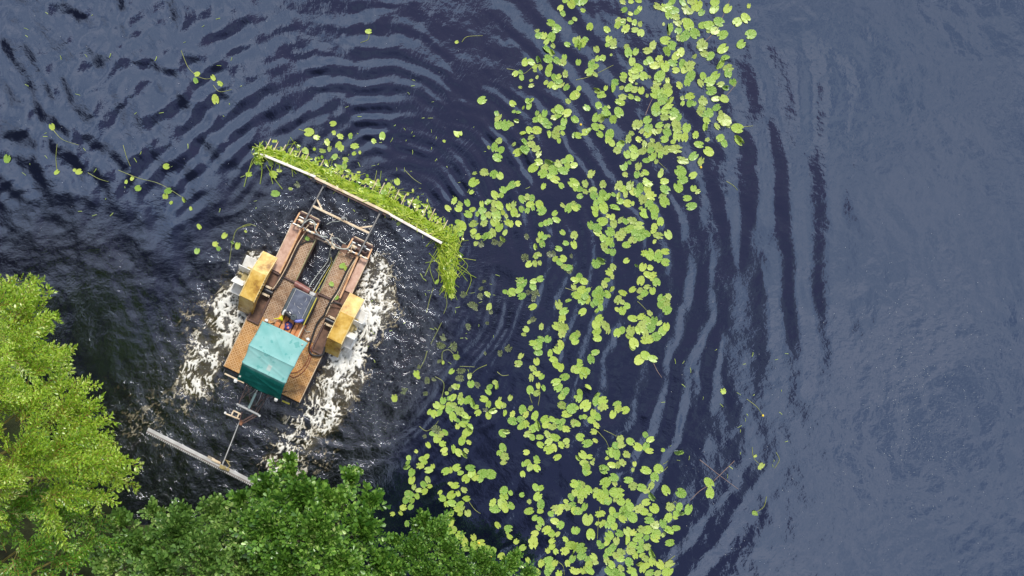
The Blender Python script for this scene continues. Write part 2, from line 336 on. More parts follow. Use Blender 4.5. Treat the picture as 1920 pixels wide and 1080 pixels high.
# ------------------------------------------------------------ the lake: real swell and boat rings in the mesh
def seg_d(px, py, a, b):
    ax, ay = a; bx, by = b; t = np.clip(((px-ax)*(bx-ax)+(py-ay)*(by-ay))/((bx-ax)**2+(by-ay)**2), 0, 1)
    return np.hypot(px-ax-t*(bx-ax), py-ay-t*(by-ay))
def churn_px(px, py):
    d = seg_d(px, py, (600, 560), (380, 850)); c = 1 - sstep(d, 130, 330)
    d2 = seg_d(px, py, (700, 640), (560, 900)); c = np.maximum(c, 1 - sstep(d2, 90, 190))
    d3 = np.hypot(px-120, (py-560)*1.3); c = np.maximum(c, .6*(1 - sstep(d3, 120, 300)))
    d4 = np.hypot(px-590, py-390); c = np.maximum(c, .55*(1 - sstep(d4, 60, 200)))
    d5 = np.hypot(px-860, py-560); c = np.maximum(c, .22*(1 - sstep(d5, 60, 190)))
    return c
def height(x, y):
    """water height in metres at world x, y"""
    px = 960 + x*S; py = 540 - y*S
    w1 = (fbm(x, y, 21, 3.2, 3) - .5); w2 = (fbm(x, y, 31, 1.4, 3) - .5)
    inside = 1 - sstep(np.maximum(np.abs(x)/20, np.abs(y)/13), .95, 1.3)
    # main rings round the boat
    brk0 = fbm(x, y, 27, 3.5, 2)
    cx, cy = 640., 520.
    r = np.hypot(px-cx, (py-cy)*1.0) / S + w1*1.0 + (fbm(x, y, 25, 6., 2)-.5)*1.2
    th = np.arctan2(py-cy, px-cx)
    lam0, lam1 = .45, 1.16; R0 = 3.5; R1 = 15.
    g = (lam1-lam0)/(R1-R0)
    rr = np.maximum(r, 1.5); lam = np.clip(lam0 + g*(rr-R0), .5, lam1)
    ph = 2*np.pi/g*np.log(np.maximum(lam0 + g*(rr-R0), .2)/lam0)
    ca, sa = np.cos(th), np.sin(th); brk = fbm(r*1.6, th*9., 41, 1.9, 3)
    sl = .066*np.exp(-np.maximum(r-5, 0)/9.0)*sstep(r, 2.2, 4.5)*(1-sstep(r + 3*(brk0-.5), 12.0, 17.5)*.93)
    sl = sl*(.12+1.5*sstep(brk, .38, .60))
    sl = sl*(1+.35*sstep(x, 1, 6)*sstep(-y, 0, 5)); left = sstep(-x, 7, 13); sl = sl*(1-.45*left)
    # bottom middle: fewer, wider
    h = sl*lam/(2*np.pi)*np.sin(ph + 3.2*w2)
    # long upright swell right of the lily patch
    yw = sstep(brk0 + .25*vnoise(x, y*.5, 29, 2.0), .36, .62)
    h += .060*1.12/(2*np.pi)*np.sin(2*np.pi*(x + .9*(fbm(x*.6, y*.45, 23, 2.2, 3)-.5) + .05*y)/1.12)*np.exp(-((x-8.9)/1.7)**2)*sstep(y, -4.5, -1.0)*yw
    # tight rings ahead of the rake
    r2 = np.hypot(px-735, py-400)/S + w2*.25
    a2 = .085*np.exp(-((r2-2.5)/1.4)**2)*(1-sstep(-(px-620), 0, 160))*(1-.8*sstep(py, 430, 520))
    h += a2*.50/(2*np.pi)*np.sin(2*np.pi*r2/.50 + w1*2)
    # crossing background ripple, stronger to the left
    amb = (.35+1.5*sstep(-x, 2, 11)*sstep(y, -3, 2))*(1+.35*sstep(x, 8, 12))
    for k, (ang, lm, s_) in enumerate([(62, .95, .016), (20, .7, .014), (118, .55, .012), (85, 1.6, .012), (150, 2.4, .010), (5, .8, .012), (35, 1.3, .016)]):
        a = math.radians(ang); u = x*math.cos(a)+y*math.sin(a) + (fbm(x, y, 60+k, 2.5, 2)-.5)*1.4
        h += amb*s_*lm/(2*np.pi)*np.sin(2*np.pi*u/lm)*(.3+1.4*vnoise(x, y, 70+k, 2.1))
    h += (fbm(x, y, 81, 2.6, 3)-.5)*.032*(.5+.5*left)
    h += (fbm(x*1.0, y*1.0, 85, .7, 3)-.5)*.020*(1-.5*sstep(x, 4, 9))
    # lumpy water in the paddle wash
    c = churn_px(px, py)
    h += c*((1-np.abs(fbm(x, y, 91, .95, 4)*2-1))-.6)*.10
    h += c*(fbm(x, y, 95, .40, 3)-.5)*.038
    # trough in the boat's footprint so the swell never laps over the deck
    d = seg_d(px, py, (625, 450), (495, 720)); h -= .03*(1-sstep(d, 70, 130))
    return h*inside
def axis(lo, hi, step, far):
    a = list(np.arange(lo, hi+step, step)); s_ = step; p = a[-1]; q = a[0]; ext = []; ext2 = []
    while p < far:
        s_ *= 1.35; p += s_; q -= s_; ext.append(p); ext2.append(q)
    return np.array(ext2[::-1] + a + ext)
xs = axis(-18.6, 18.6, .052, 420); ys = axis(-11.2, 11.2, .052, 420)
X, Y = np.meshgrid(xs, ys); Z = height(X, Y)
nx, ny = len(xs), len(ys)
V = np.stack([X.ravel(), Y.ravel(), Z.ravel()], 1)
I = (np.arange(ny-1)[:, None]*nx + np.arange(nx-1)[None, :]).ravel()
F = np.stack([I, I+1, I+nx+1, I+nx], 1)
ch = churn_px(960+X*S, 540-Y*S).ravel()
def hz(x, y): return float(height(np.array([float(x)]), np.array([float(y)]))[0])

# where the paddles beat air into the peaty water (photo pixels: centre line, radius, strength)
FO = [((478, 492), (448, 560), 26, .95), ((446, 560), (408, 632), 44, .95), ((405, 625), (368, 712), 42, .85), ((372, 715), (340, 760), 30, .55),
      ((300, 770), (250, 790), 44, .42), ((262, 768), (210, 735), 30, .25),((300, 840), (330, 850), 14, .5), ((400, 590), (365, 600), 40, .5), ((380, 730), (420, 718), 18, .5),
      ((700, 505), (712, 560), 34, 1.0), ((700, 570), (672, 640), 40, 1.05), ((668, 620), (640, 710), 36, 1.1), ((650, 700), (600, 780), 44, 1.0),
      ((610, 760), (550, 830), 44, .85), ((575, 800), (515, 868), 36, .72), ((600, 850), (545, 880), 34, .55), ((725, 530), (728, 590), 30, .62), ((640, 660), (610, 730), 22, .75)]
def foam_px(px, py):
    D = np.zeros_like(px)
    for a, b, r, s_ in FO:
        D = np.maximum(D, s_*(1 - sstep(seg_d(px, py, a, b), r*.35, r*1.7)))
    return D
fo = foam_px(960+X*S, 540-Y*S)
aer = fo*sstep(fo, .35, .8)*sstep(fbm(X, Y, 101, 1.1, 3), .30, .58)
aer = (aer + .10*churn_px(960+X*S, 540-Y*S)*sstep(fbm(X, Y, 103, .8, 2), .55, .7)).ravel()
me = np_mesh('lake_water', V, F, {'churn': ch, 'aer': aer}, smooth=True)
m, t, out = mat('lake_water')
at = N(t, 'ShaderNodeAttribute', attribute_name='churn'); aa = N(t, 'ShaderNodeAttribute', attribute_name='aer')
g = N(t, 'ShaderNodeNewGeometry')
na = N(t, 'ShaderNodeTexNoise', i_Scale=4.2, i_Detail=3., i_Roughness=.5); nb = N(t, 'ShaderNodeTexNoise', i_Scale=7.5, i_Detail=5., i_Roughness=.62, i_Distortion=1.2)
nc_ = N(t, 'ShaderNodeTexNoise', i_Scale=.55, i_Detail=2.)
# fine ripples ride across the rings: noise squeezed along the tangent of the rings
sp = N(t, 'ShaderNodeSeparateXYZ'); t.links.new(g.outputs['Position'], sp.inputs[0])
rx = MA(t, 'SUBTRACT', sp.outputs[0], (640-960)/S); ry = MA(t, 'SUBTRACT', sp.outputs[1], (540-520)/S)
rad = MA(t, 'SQRT', MA(t, 'ADD', MA(t, 'MULTIPLY', rx, rx), MA(t, 'MULTIPLY', ry, ry))); ang = MA(t, 'ARCTAN2', ry, rx)
pc = N(t, 'ShaderNodeCombineXYZ'); t.links.new(MA(t, 'MULTIPLY', rad, 3.2), pc.inputs[0]); t.links.new(MA(t, 'MULTIPLY', ang, 62.), pc.inputs[1])
nd = N(t, 'ShaderNodeTexNoise', i_Scale=1.3, i_Detail=3., i_Roughness=.55, i_Distortion=.6); t.links.new(pc.outputs[0], nd.inputs['Vector'])
for n_ in (na, nb, nc_): t.links.new(g.outputs['Position'], n_.inputs['Vector'])
patch = SMOOTH(t, nc_.outputs[0], .40, .62)
h1 = MA(t, 'MULTIPLY', na.outputs[0], .0050)
h2 = MA(t, 'MULTIPLY', MA(t, 'MULTIPLY', nd.outputs[0], MA(t, 'ADD', MA(t, 'MULTIPLY', patch, .0034), .0012)), 1.)
h3 = MA(t, 'MULTIPLY', MA(t, 'MULTIPLY', nb.outputs[0], at.outputs['Fac']), .025)
hh = MA(t, 'ADD', MA(t, 'ADD', h1, h2), h3)
bp = N(t, 'ShaderNodeBump', i_Distance=1., i_Strength=1.); t.links.new(hh, bp.inputs['Height'])
d = N(t, 'ShaderNodeBsdfDiffuse'); gl = N(t, 'ShaderNodeBsdfGlossy', i_Roughness=.02)
t.links.new(MIXC(t, at.outputs['Fac'], (.63, .75, .98), (.72, .74, .80)), gl.inputs[0])
bodyc = MIXC(t, SMOOTH(t, aa.outputs['Fac'], .12, .75), (.004, .0055, .016), (.055, .042, .015))
bodyc = MIXC(t, MA(t, 'MULTIPLY', at.outputs['Fac'], .8), bodyc, MIXC(t, SMOOTH(t, aa.outputs['Fac'], .12, .75), (.003, .003, .0035), (.055, .042, .015)))
t.links.new(bodyc, d.inputs[0])
fr = N(t, 'ShaderNodeFresnel', i_IOR=2.45); t.links.new(bp.outputs[0], fr.inputs['Normal'])
for s_ in (d, gl): t.links.new(bp.outputs[0], s_.inputs['Normal'])
mx = N(t, 'ShaderNodeMixShader'); t.links.new(fr.outputs[0], mx.inputs[0]); t.links.new(d.outputs[0], mx.inputs[1]); t.links.new(gl.outputs[0], mx.inputs[2])
t.links.new(mx.outputs[0], out.inputs[0])
water = link('lake_water', me, m); tag(water, 'dark navy lake water with rings of ripples spreading from the boat', 'water', kind='structure')

# ------------------------------------------------------------ foam: lace of bubbles standing a little above the water
def foam():
    st = .022
    gx = np.arange(-13.6, -3.0, st); gy = np.arange(-6.4, 1.2, st); GX, GY = np.meshgrid(gx, gy)
    px = 960+GX*S; py = 540-GY*S
    D = foam_px(px, py)
    wx = (fbm(GX, GY, 111, .8, 3)-.5)*.5; wy = (fbm(GX, GY, 115, .8, 3)-.5)*.5
    cB, sB = math.cos(BA), math.sin(BA); UX = (GX+wx)*cB - (GY+wy)*sB; UY = ((GX+wx)*sB + (GY+wy)*cB)*.72     # drawn out along the wake
    a = fbm(UX, UY, 121, .31, 4, .62); rid = 1 - np.abs(a*2-1)*2.6              # thin ridged strands
    b = fbm(UX, UY, 131, .11, 3, .6); rid2 = 1 - np.abs(b*2-1)*2.6
    big = fbm(GX, GY, 141, .6, 3)
    f = .46*rid + .42*rid2 + .55*(big-.5) + .22*fbm(UX, UY, 151, .06, 2)
    srt = np.sort(f[D > .1].ravel()); rank = np.searchsorted(srt, f)/len(srt); cov = np.clip(.84*D**1.45, 0, .90); thr = 1-cov
    on = (rank > thr) & (D > .05); f = rank
    # no foam under the hull
    lx = None
    cc, ss_ = math.cos(BA), math.sin(BA); dx = GX-BO.x; dy = GY-BO.y
    lx = dx*cc - dy*ss_; ly = dx*ss_ + dy*cc
    on &= ~((lx > -1.36) & (lx < 1.33) & (ly > -2.58) & (ly < 2.6))
    Zf = height(GX, GY) + .012 + .05*np.clip(f-thr, 0, 1)
    nxx = len(gx); idx = np.arange(GX.size).reshape(GX.shape)
    o4 = on[:-1, :-1]; I = idx[:-1, :-1][o4]
    F = np.stack([I, I+1, I+nxx+1, I+nxx], 1)
    used = np.unique(F); mp = -np.ones(GX.size, dtype=int); mp[used] = np.arange(len(used))
    V = np.stack([GX.ravel(), GY.ravel(), Zf.ravel()], 1)[used]
    al = (np.clip((f-thr)/.62, 0, 1)**1.25).ravel()[used]
    tint = np.clip((f-thr)*1.5 + .8*(D-.7) + .20 + .8*(big-.5), 0, 1).ravel()[used]
    me = np_mesh('foam', V, mp[F], {'tint': tint, 'thick': al}, smooth=True)
    m, t, out = mat('foam'); b = N(t, 'ShaderNodeBsdfPrincipled'); t.links.new(b.outputs[0], out.inputs[0])
    a = N(t, 'ShaderNodeAttribute', attribute_name='tint')
    t.links.new(RAMP(t, a.outputs['Fac'], [(0., (.22,.17,.08)), (.25, (.42,.34,.19)), (.55, (.64,.57,.43)), (1., (.84,.82,.76))]), b.inputs['Base Color'])
    b.inputs['Roughness'].default_value = .6
    ta = N(t, 'ShaderNodeAttribute', attribute_name='thick'); nz = N(t, 'ShaderNodeTexNoise', i_Scale=16., i_Detail=4., i_Roughness=.7)
    gg = N(t, 'ShaderNodeNewGeometry'); t.links.new(gg.outputs['Position'], nz.inputs['Vector'])
    alp = MA(t, 'MULTIPLY', MA(t, 'ADD', MA(t, 'MULTIPLY', ta.outputs['Fac'], 1.45), MA(t, 'MULTIPLY', MA(t, 'SUBTRACT', nz.outputs[0], .5), .5), clamp=True), .93)
    t.links.new(alp, b.inputs['Alpha'])      # thin bubbles let the dark water through
    o = link('foam', me, m); tag(o, 'white and peat brown foam churned up by both paddle wheels', 'foam', kind='stuff')
BA = math.atan2(63, 131); BO = P(560, 585)
foam()
# pale specks drifting on the open water to the right
mb = MB()
for k in range(900):
    if k < 600: px = rnd.gauss(1720, 60); py = rnd.gauss(760, 130)
    else: px = rnd.uniform(1250, 1900); py = rnd.uniform(560, 1070)
    if rnd.random() < .15: px = rnd.uniform(20, 900); py = rnd.uniform(5, 420)
    p = P(px, py); r = rnd.choice((.004, .005, .006, .009)); z = hz(p.x, p.y) + .006
    mb.add([(p.x-r, p.y, z), (p.x, p.y-r, z), (p.x+r, p.y, z), (p.x, p.y+r, z), (p.x, p.y, z+r*.7)], [(0,1,4),(1,2,4),(2,3,4),(3,0,4)])
o = mb.build('pollen_specks', surf('speck', [(.3, (.6,.6,.55)), (.7, (.8,.8,.75))], .7, bump=0)); tag(o, 'tiny pale specks drifting on the open water', 'specks', kind='stuff')
# ------------------------------------------------------------ the weed cutting boat (x right, y forward, z up, origin on the water)
BW = empty('weed_cutting_boat', (BO.x, BO.y, 0), -BA)
tag(BW, 'rusty brown paddle wheel boat with teal canvas canopy cutting water weeds', 'boat')
DZ = .34
# --- pontoons
def pontoon(x0, x1, name='pontoon'):
    mb = MB(); pr = [(-2.58, DZ-.012), (-2.58, .02), (-2.2, -.28), (2.1, -.28), (2.62, .10), (2.62, DZ-.012)]
    mb.prism(pr, x0, x1, 'x'); return mb.build(name, M_hull, BW)
pl = pontoon(-1.35, -.455); pr_ = pontoon(.375, 1.325)
mb = MB().box(-.452, .372, -2.575, .84, -.10, DZ-.014); mb.build('centre_hull', M_hull, BW)
# --- deck plates
def plate(x0, x1, y0, y1, m, z=DZ, name='deck_plate'):
    mb = MB(); mb.box(x0, x1, y0, y1, z-.010, z+.006, .004); return mb.build(name, m, BW)
plate(-1.36, -1.00, .90, 2.52, M_pink, DZ+.03, 'side_deck'); plate(1.07, 1.335, 1.30, 2.50, M_pink, DZ+.03, 'side_deck')
plate(.98, 1.068, 1.30, 2.5, M_rust, DZ+.0, 'side_deck'); plate(-.995, -.86, .86, 2.52, M_rust, DZ, 'side_deck')
plate(-.855, -.465, .86, 2.36, M_deck_f); plate(.385, .975, .88, 2.36, M_deck_f)
plate(-.93, -.385, -.60, .80, M_deck_f); plate(.47, .91, -.66, .80, M_deck_f)
plate(-1.355, -.395, -2.57, -.905, M_deck_r); plate(-.39, .46, -2.57, -.61, M_deck_r); plate(.465, 1.325, -2.57, -.905, M_deck_r)
plate(-.93, -.395, -.90, -.605, M_deck_r); plate(.465, .94, -.90, -.665, M_deck_r)
# side wells with rust, flanking the drives
for (x0, x1) in ((-1.35, -.935), (.945, 1.325)):
    for (a, b) in ((.36, .84), (-.86, .02)): plate(x0+.03, x1-.03, a, b, M_rust, DZ-.03, 'rusty_well')
    mb = MB().box(x0+.02, x1-.02, .06, .34, DZ-.03, DZ-.008); mb.build('dark_well', M_black, BW)
# edge trims
for a, b, w_ in (((-1.362, .9, DZ+.035), (-1.362, 2.52, DZ+.035), .022), ((1.337, 1.3, DZ+.035), (1.337, 2.5, DZ+.035), .022), ((-1.362, -2.57, DZ+.012), (-1.362, -.8, DZ+.012), .02), ((1.332, -2.57, DZ+.012), (1.332, -.75, DZ+.012), .02)):
    MB().beam(a, b, w_).build('edge_trim', M_cream, BW)
M_wt = surf('weedy_trim', [(.3, (.16,.16,.06)), (.7, (.42,.40,.24))], .6)
for x in (-.46, .38): MB().beam((x, .86, DZ+.02), (x, 2.38, DZ+.02), .03).build('well_edge', M_wt, BW)
# cross tubes on deck
for a, b in (((-1.30, .85, DZ+.04), (-.46, .83, DZ+.04)), ((.36, .83, DZ+.04), (.86, .85, DZ+.04)), ((-1.33, -.88, DZ+.04), (-.93, -.88, DZ+.04)), ((.93, -.88, DZ+.04), (1.30, -.88, DZ+.04)),
             ((-1.32, .36, DZ+.04), (-1.32, .84, DZ+.04)), ((-1.33, -.86, DZ+.04), (-1.27, .02, DZ+.04)), ((-.95, -.86, DZ+.04), (-.97, .04, DZ+.04)), ((.95, -.86, DZ+.04), (.95, .02, DZ+.04)), ((1.29, -.86, DZ+.04), (1.25, -.3, DZ+.04)), ((.84, .86, DZ+.04), (1.24, .84, DZ+.04)), ((-.97, .36, DZ+.05), (-.99, .86, DZ+.05))):
    MB().beam(a, b, .055).build('frame_tube', M_brownsteel, BW)
# --- long push poles and hydraulic pipes
MB().beam((-1.0, .90, .52), (-.985, 2.50, .60), .055).build('push_pole', M_orangepole, BW)
MB().beam((1.07, 1.02, .52), (1.02, 2.48, .60), .055).build('push_pole', M_orangepole, BW)
for dx, m_ in ((-.915, M_cream), (-.87, M_rubber), (-.83, M_black)):
    MB().tube([(dx+.06, 2.45, .44), (dx, 1.9, .42), (dx, 1.2, .41), (dx-.03, .7, .42), (dx-.08, .35, .42)], .014, 6, 4).build('hydraulic_pipe', m_, BW)
for dx, m_ in ((.93, M_cream), (.89, M_rubber), (.86, M_black)):
    MB().tube([(dx+.05, 2.4, .44), (dx, 1.9, .42), (dx, 1.2, .41), (dx-.05, .8, .42), (dx-.04, .3, .43)], .014, 6, 4).build('hydraulic_pipe', m_, BW)
MB().tube([(-.80, 2.0, .37), (-.72, 2.15, .38), (-.55, 2.27, .39), (-.47, 2.28, .39)], .02, 6, 5).build('hydraulic_hose', M_rubber, BW)
# --- paddle wheels
def wheel(side):
    W_ = empty('paddle_wheel'); W_.parent = BW; cx = side*1.80 + (0 if side < 0 else .0); W_.location = (cx + (-.07 if side < 0 else -.05), .32, .34)
    mb = MB(); R = Matrix.Rotation(math.pi/2, 4, 'Y')
    mb.lathe([(.30, -.15), (.34, -.15), (.34, .15), (.30, .15)], 20, R); mb.lathe([(.05, -.34*1), (.05, .22)], 12, R)
    mb.build('drum', M_olive, W_, True)
    n = 7
    for k in range(n):
        a = 2*math.pi*k/n + .42; Rm = Matrix.Rotation(a, 4, 'X')
        b = MB()
        b.box(-.20, .20, -.014, .014, .30, .66, .006, Rm)                       # float board
        b.box(-.165, -.135, -.04, .04, .28, .56, 0, Rm); b.box(.135, .165, -.04, .04, .28, .56, 0, Rm)
        o = b.build('paddle_blade', M_white, W_)
        o.location.x = side*.15
    MB().box(-.10, .10, -.1, .1, -.1, .1, .02).build('hub', M_goldedge, W_)
wheel(-1); wheel(1)
# --- ochre wheel covers: three facets of folded sheet with a lipped rim
def housing(x0, x1, side):
    pts = [(1.32, .62), (.68, .98), (-.24, .98), (-.76, .22)] ; th_ = .02
    low = [(y, z) for y, z in pts]
    inner = [(1.30, .60), (.672, .955), (-.232, .955), (-.745, .22)]
    mb = MB(); mb.prism(low + inner[::-1], x0, x1, 'x'); o = mb.build('wheel_cover', M_gold, BW)
    for xe in (x0, x1):
        wall = low + [(-.70, .22), (-.2, .62), (.66, .62), (1.28, .56)]
        mb = MB().prism(wall, xe-.008, xe+.008, 'x'); mb.build('side_sheet', M_gold, o)
        mb = MB(); mb.beam((xe, .70, .99), (xe, -.25, .99), .03); mb.beam((xe, 1.32, .63), (xe, .70, .99), .022)
        mb.build('rim', M_goldedge, o)
    xi = x1 if side < 0 else x0
    for k in range(9): MB().box(xi-.013+side*-.018, xi+.013+side*-.018, -.2+k*.1, -.175+k*.1, .97, 1.012).build('rivet', M_black, o)
housing(-1.76, -1.26, -1); housing(1.31, 1.80, 1)
# drive arms between hull and wheel
for sx in (-1, 1):
    for y in (.08, .34):
        a, b = (sx*1.24, sx*.98)
        x0, x1 = min(a, b), max(a, b)
        mb = MB().box(x0, x1, y-.035, y+.035, .46, .53, .01); mb.build('drive_arm', M_cream, BW)
        mb = MB().lathe([(.02, 0), (.02, .02)], 8, Matrix.Translation((sx*1.02, y, .53))); mb.build('bolt', M_black, BW)
    mb = MB().lathe([(.07, -.18), (.09, -.18), (.09, .18), (.07, .18)], 14, Matrix.Translation((sx*1.12, .21, .44)) @ Matrix.Rotation(math.pi/2, 4, 'Y'))
    mb.build('drive_motor', M_black, BW, True)
# --- bow brackets with their cylinders
for (x0, x1) in ((-1.28, -.56), (.60, 1.33)):
    br = MB(); br.box(x0+.03, x1-.03, 2.50, 2.92, .20, .36, .01); o = br.build('bow_box', M_brownsteel, BW)
    mb = MB(); mb.beam((x0, 2.53, .58), (x0+.02, 2.92, .54), .05, .03); mb.beam((x1, 2.53, .58), (x1-.02, 2.88, .54), .05, .03); mb.build('bracket_side', M_orangepole, BW)
    MB().beam((x0, 2.95, .50), (x1, 2.95, .50), .06, .04).build('bracket_bar', M_brownsteel, BW)
    MB().beam((x0+.04, 2.99, .46), (x1-.06, 2.99, .46), .03, .03).build('bracket_bar', M_cream, BW)
    mb = MB().tube([(x0-.02, 2.52, .58), (x1, 2.52, .58)], .028, 10); mb.build('pivot_shaft', M_steel, BW, True)
    for q in (.12, .30, .46, .62):
        mb = MB().tube([(x0+q, 2.52, .58), (x0+q+.075, 2.52, .58)], .045, 10); mb.build('shaft_collar', M_cream if q != .3 else M_orangepole, BW, True)
    mb = MB().tube([(x0+.08, 2.68, .52), (x1-.12, 2.68, .52)], .055, 12); mb.build('hydraulic_cylinder', M_brownsteel, BW, True)
    mb = MB().tube([(x0+.08, 2.68, .525), (x0+.26, 2.68, .525)], .062, 12); mb.build('cylinder_end', M_cream, BW, True)
    mb = MB().tube([(x0+.05, 2.80, .50), (x1-.05, 2.80, .50)], .03, 10); mb.build('cylinder_rod', M_steel, BW, True)
    for q in range(9):
        xx = rnd.uniform(x0+.1, x1-.1); yy = rnd.uniform(2.58, 2.9); s_ = rnd.uniform(.02, .045)
        MB().box(xx-s_, xx+s_, yy-s_*.7, yy+s_*.7, .50, .60+rnd.uniform(0, .05), .005).build('valve_block', rnd.choice([M_black, M_cream, M_steel, M_rust]), BW)
MB().beam((-.49, 2.42, .42), (.40, 2.42, .42), .05, .05).build('bow_cross_tube', surf('old_tube', [(.3, (.22,.13,.09)), (.7, (.55,.42,.32))], .5), BW)
MB().tube([(-.55, 2.47, .50), (.0, 2.51, .50), (.45, 2.46, .50)], .022, 8, 3).build('bow_cross_pipe', M_brownsteel, BW)
# hoses looping over the bow
for pts, r, m_ in (([(-1.0, 2.62, .62), (-.86, 2.86, .72), (-.66, 2.84, .72), (-.58, 2.66, .66), (-.38, 2.54, .60), (-.12, 2.60, .60)], .017, M_hose),
                   ([(-.94, 2.55, .62), (-.72, 2.50, .60), (-.42, 2.53, .60), (-.1, 2.50, .60), (.10, 2.40, .58)], .017, surf('grey_hose', [(.3, (.13,.15,.17)), (.7, (.30,.33,.35))], .5)),
                   ([(.05, 2.62, .62), (.12, 2.48, .62), (.35, 2.44, .62), (.62, 2.55, .65), (.70, 2.78, .70)], .018, M_hose),
                   ([(.02, 2.63, .60), (.18, 2.71, .62), (.35, 2.66, .60), (.50, 2.66, .60)], .015, M_hose),
                   ([(-1.02, 2.50, .66), (-.96, 2.72, .68), (-.84, 2.90, .66)], .012, M_hose),
                   ([(-.35, 2.95, .40), (-.22, 3.1, .45), (-.02, 3.22, .52), (.07, 3.36, .58), (.16, 3.40, .55), (.2, 3.3, .45)], .010, M_hose),
                   ([(-.90, 2.45, .58), (-.86, 2.58, .60), (-.82, 2.72, .60)], .014, M_cream),
                   ([(.68, 2.42, .58), (.74, 2.58, .62), (.66, 2.70, .62)], .014, M_cream)):
    MB().tube(pts, r, 8, 6).build('bow_hose', m_, BW, True)
mb = MB(); mb.box(-.02, .20, 2.40, 2.50, .46, .54, .01); mb.box(-.14, -.04, 2.44, 2.53, .5, .58, .01); mb.box(.12, .24, 2.34, 2.42, .5, .58, .01); mb.build('valve_bank', M_cream, BW)
mb = MB(); mb.beam((-.02, 2.55, .58), (-.02, 2.78, .64), .025); mb.beam((-.10, 2.72, .64), (.06, 2.72, .64), .02); mb.build('valve_lever', M_cream, BW)
# bundle of hoses running back through the well
for k in range(4):
    MB().tube([(.10+.05*k, 2.35-.10*k, .50), (.16+.05*k, 1.9, .20+.01*k), (.06+.075*k, 1.45, .14+.02*k), (.02+.085*k, .86, .42), (.2+.02*k, .80, .5)], .011, 7, 7).build('well_hose', (M_hose, M_rubber, M_hose, M_yellow)[k] if k != 4 else M_yellow, BW, True)
# --- lift arms reaching forward to the rake
for sx in (-1, 1):
    x = -.985 if sx < 0 else 1.025
    MB().beam((x, 2.50, .68), (x-.01, 3.99, .25), .06, .07).build('lift_arm', M_black, BW)
    MB().beam((sx*.99+.01, 3.54, .37), (sx*.67-.01, 3.315, .45), .05, .05).build('arm_brace', M_cream, BW)
MB().beam((-.985, 3.29, .455), (1.00, 3.29, .455), .075, .075).build('arm_cross_tube', M_cream, BW)
mb = MB(); mb.box(.0, .10, 3.32, 3.42, .47, .54, .01); mb.box(.03, .07, 3.42, 3.54, .48, .55, .008); mb.build('rake_valve', M_steel, BW)
# --- rake
RK = empty('front_rake'); RK.parent = BW
for a, b, m_ in (((-3.28, 4.07, .22), (-1.36, 4.17, .22), M_cream), ((-1.36, 4.135, .235), (1.28, 4.135, .235), M_cream), ((1.27, 4.12, .22), (3.22, 4.01, .22), M_cream)):
    MB().beam(a, b, .085, .07).build('rake_bar', surf('bleached_pink_tube', [(.28, (.55,.40,.32)), (.42, (.86,.77,.70)), (.7, (.92,.86,.80))], .5, scale=3) if a[0] < -3 else m_ if a[0] < 0 else bpy.data.materials['bleached_pink_tube'], RK)
MB().beam((-1.5, 4.06, .20), (1.4, 4.04, .20), .05, .06).build('rake_bar', M_brownsteel, RK)
mb = MB()
for x in (-1.36, -.98, 1.02, 1.28): mb.box(x-.07, x+.07, 3.98, 4.10, .16, .28, .015)
mb.build('rake_hinge', M_black, RK)
k = 0; x = -3.24
while x < 3.2:
    L_ = (.52 + .22*min(1, (x+3.24)/3.0) if x < 0 else .86 - .1*(x/3))*rnd.choice((1, 1, .82, .7, .6)) + .02
    yb = 4.10 + .02*min(1, abs(x)); MB().tube([(x, yb, .20), (x, yb+.25, .05), (x+.01, yb+L_, .045)], .022, 7, 3, .014).build('rake_tine', M_cream, RK, True)
    x += .262
# --- engine casing
EN = empty('engine_housing'); EN.parent = BW; ex0, ex1 = -.37, .44
mb = MB().box(ex0, ex1, -.22, .72, DZ+.005, .92, .05); mb.build('casing', M_slate2, EN)
mb = MB().box(ex0+.13, ex1-.13, -.16, .70, .92, .965, .02); mb.build('lid', M_slate, EN)
mb = MB(); mb.beam((ex0+.12, -.17, .945), (ex0+.12, .71, .945), .014); mb.beam((ex1-.12, -.17, .945), (ex1-.12, .71, .945), .014); mb.beam((ex0+.12, .715, .945), (ex1-.12, .715, .945), .012); mb.build('lid_edge', M_greyalu, EN)
MB().beam((ex1+.015, -.22, .93), (ex1+.015, .74, .93), .03).build('yellow_edge', M_yellow, EN)
mb = MB()   # scratches worn into the lid
for a, b in (((.18,.45),(.20,.56)), ((.20,.56),(.16,.60)), ((.02,.24),(.14,.20)), ((.14,.20),(.17,.24)), ((.08,.36),(.16,.34)), ((-.10,.30),(-.06,.22)), ((.2,.05),(.12,.12)), ((-.12,.05),(-.02,.0))): mb.beam((*a, .967), (*b, .967), .009, .003)
mb.build('scratches', M_greyalu, EN)
mb = MB().tube([(-.39, .83, .72), (-.36, .835, .72), (.10, .80, .72), (.13, .80, .72)], .105, 16); o = mb.build('fuel_tank', M_redbrown, EN, True)
MB().box(.16, .34, .72, .82, .5, .78, .02).build('filter_head', M_greyalu, EN)
AF = empty('air_filter'); AF.parent = BW
T_ = Matrix.Translation
MB().tube([(-.20, -.09, 1.04), (-.02, -.14, 1.04)], .085, 14).build('canister', M_black, AF, True)
mb = MB().lathe([(.10, 0), (.105, .04), (.09, .09), (.04, .10), (.035, .075)], 18, T_((.09, -.12, 1.03))); mb.build('intake_cap', M_slate2, AF, True)
MB().tube([(-.24, -.02, 1.03), (-.27, -.10, 1.03), (-.27, -.2, 1.0)], .035, 10, 4).build('chrome_elbow', M_white, AF, True)
MB().tube([(-.10, -.03, 1.10), (-.04, -.05, 1.12)], .02, 8).build('breather', M_white, AF, True)
MB().tube([(.14, -.19, 1.03), (.22, -.20, 1.03), (.33, -.13, 1.0), (.35, -.1, .93)], .05, 12, 4).build('intake_hose', M_blue, AF, True)
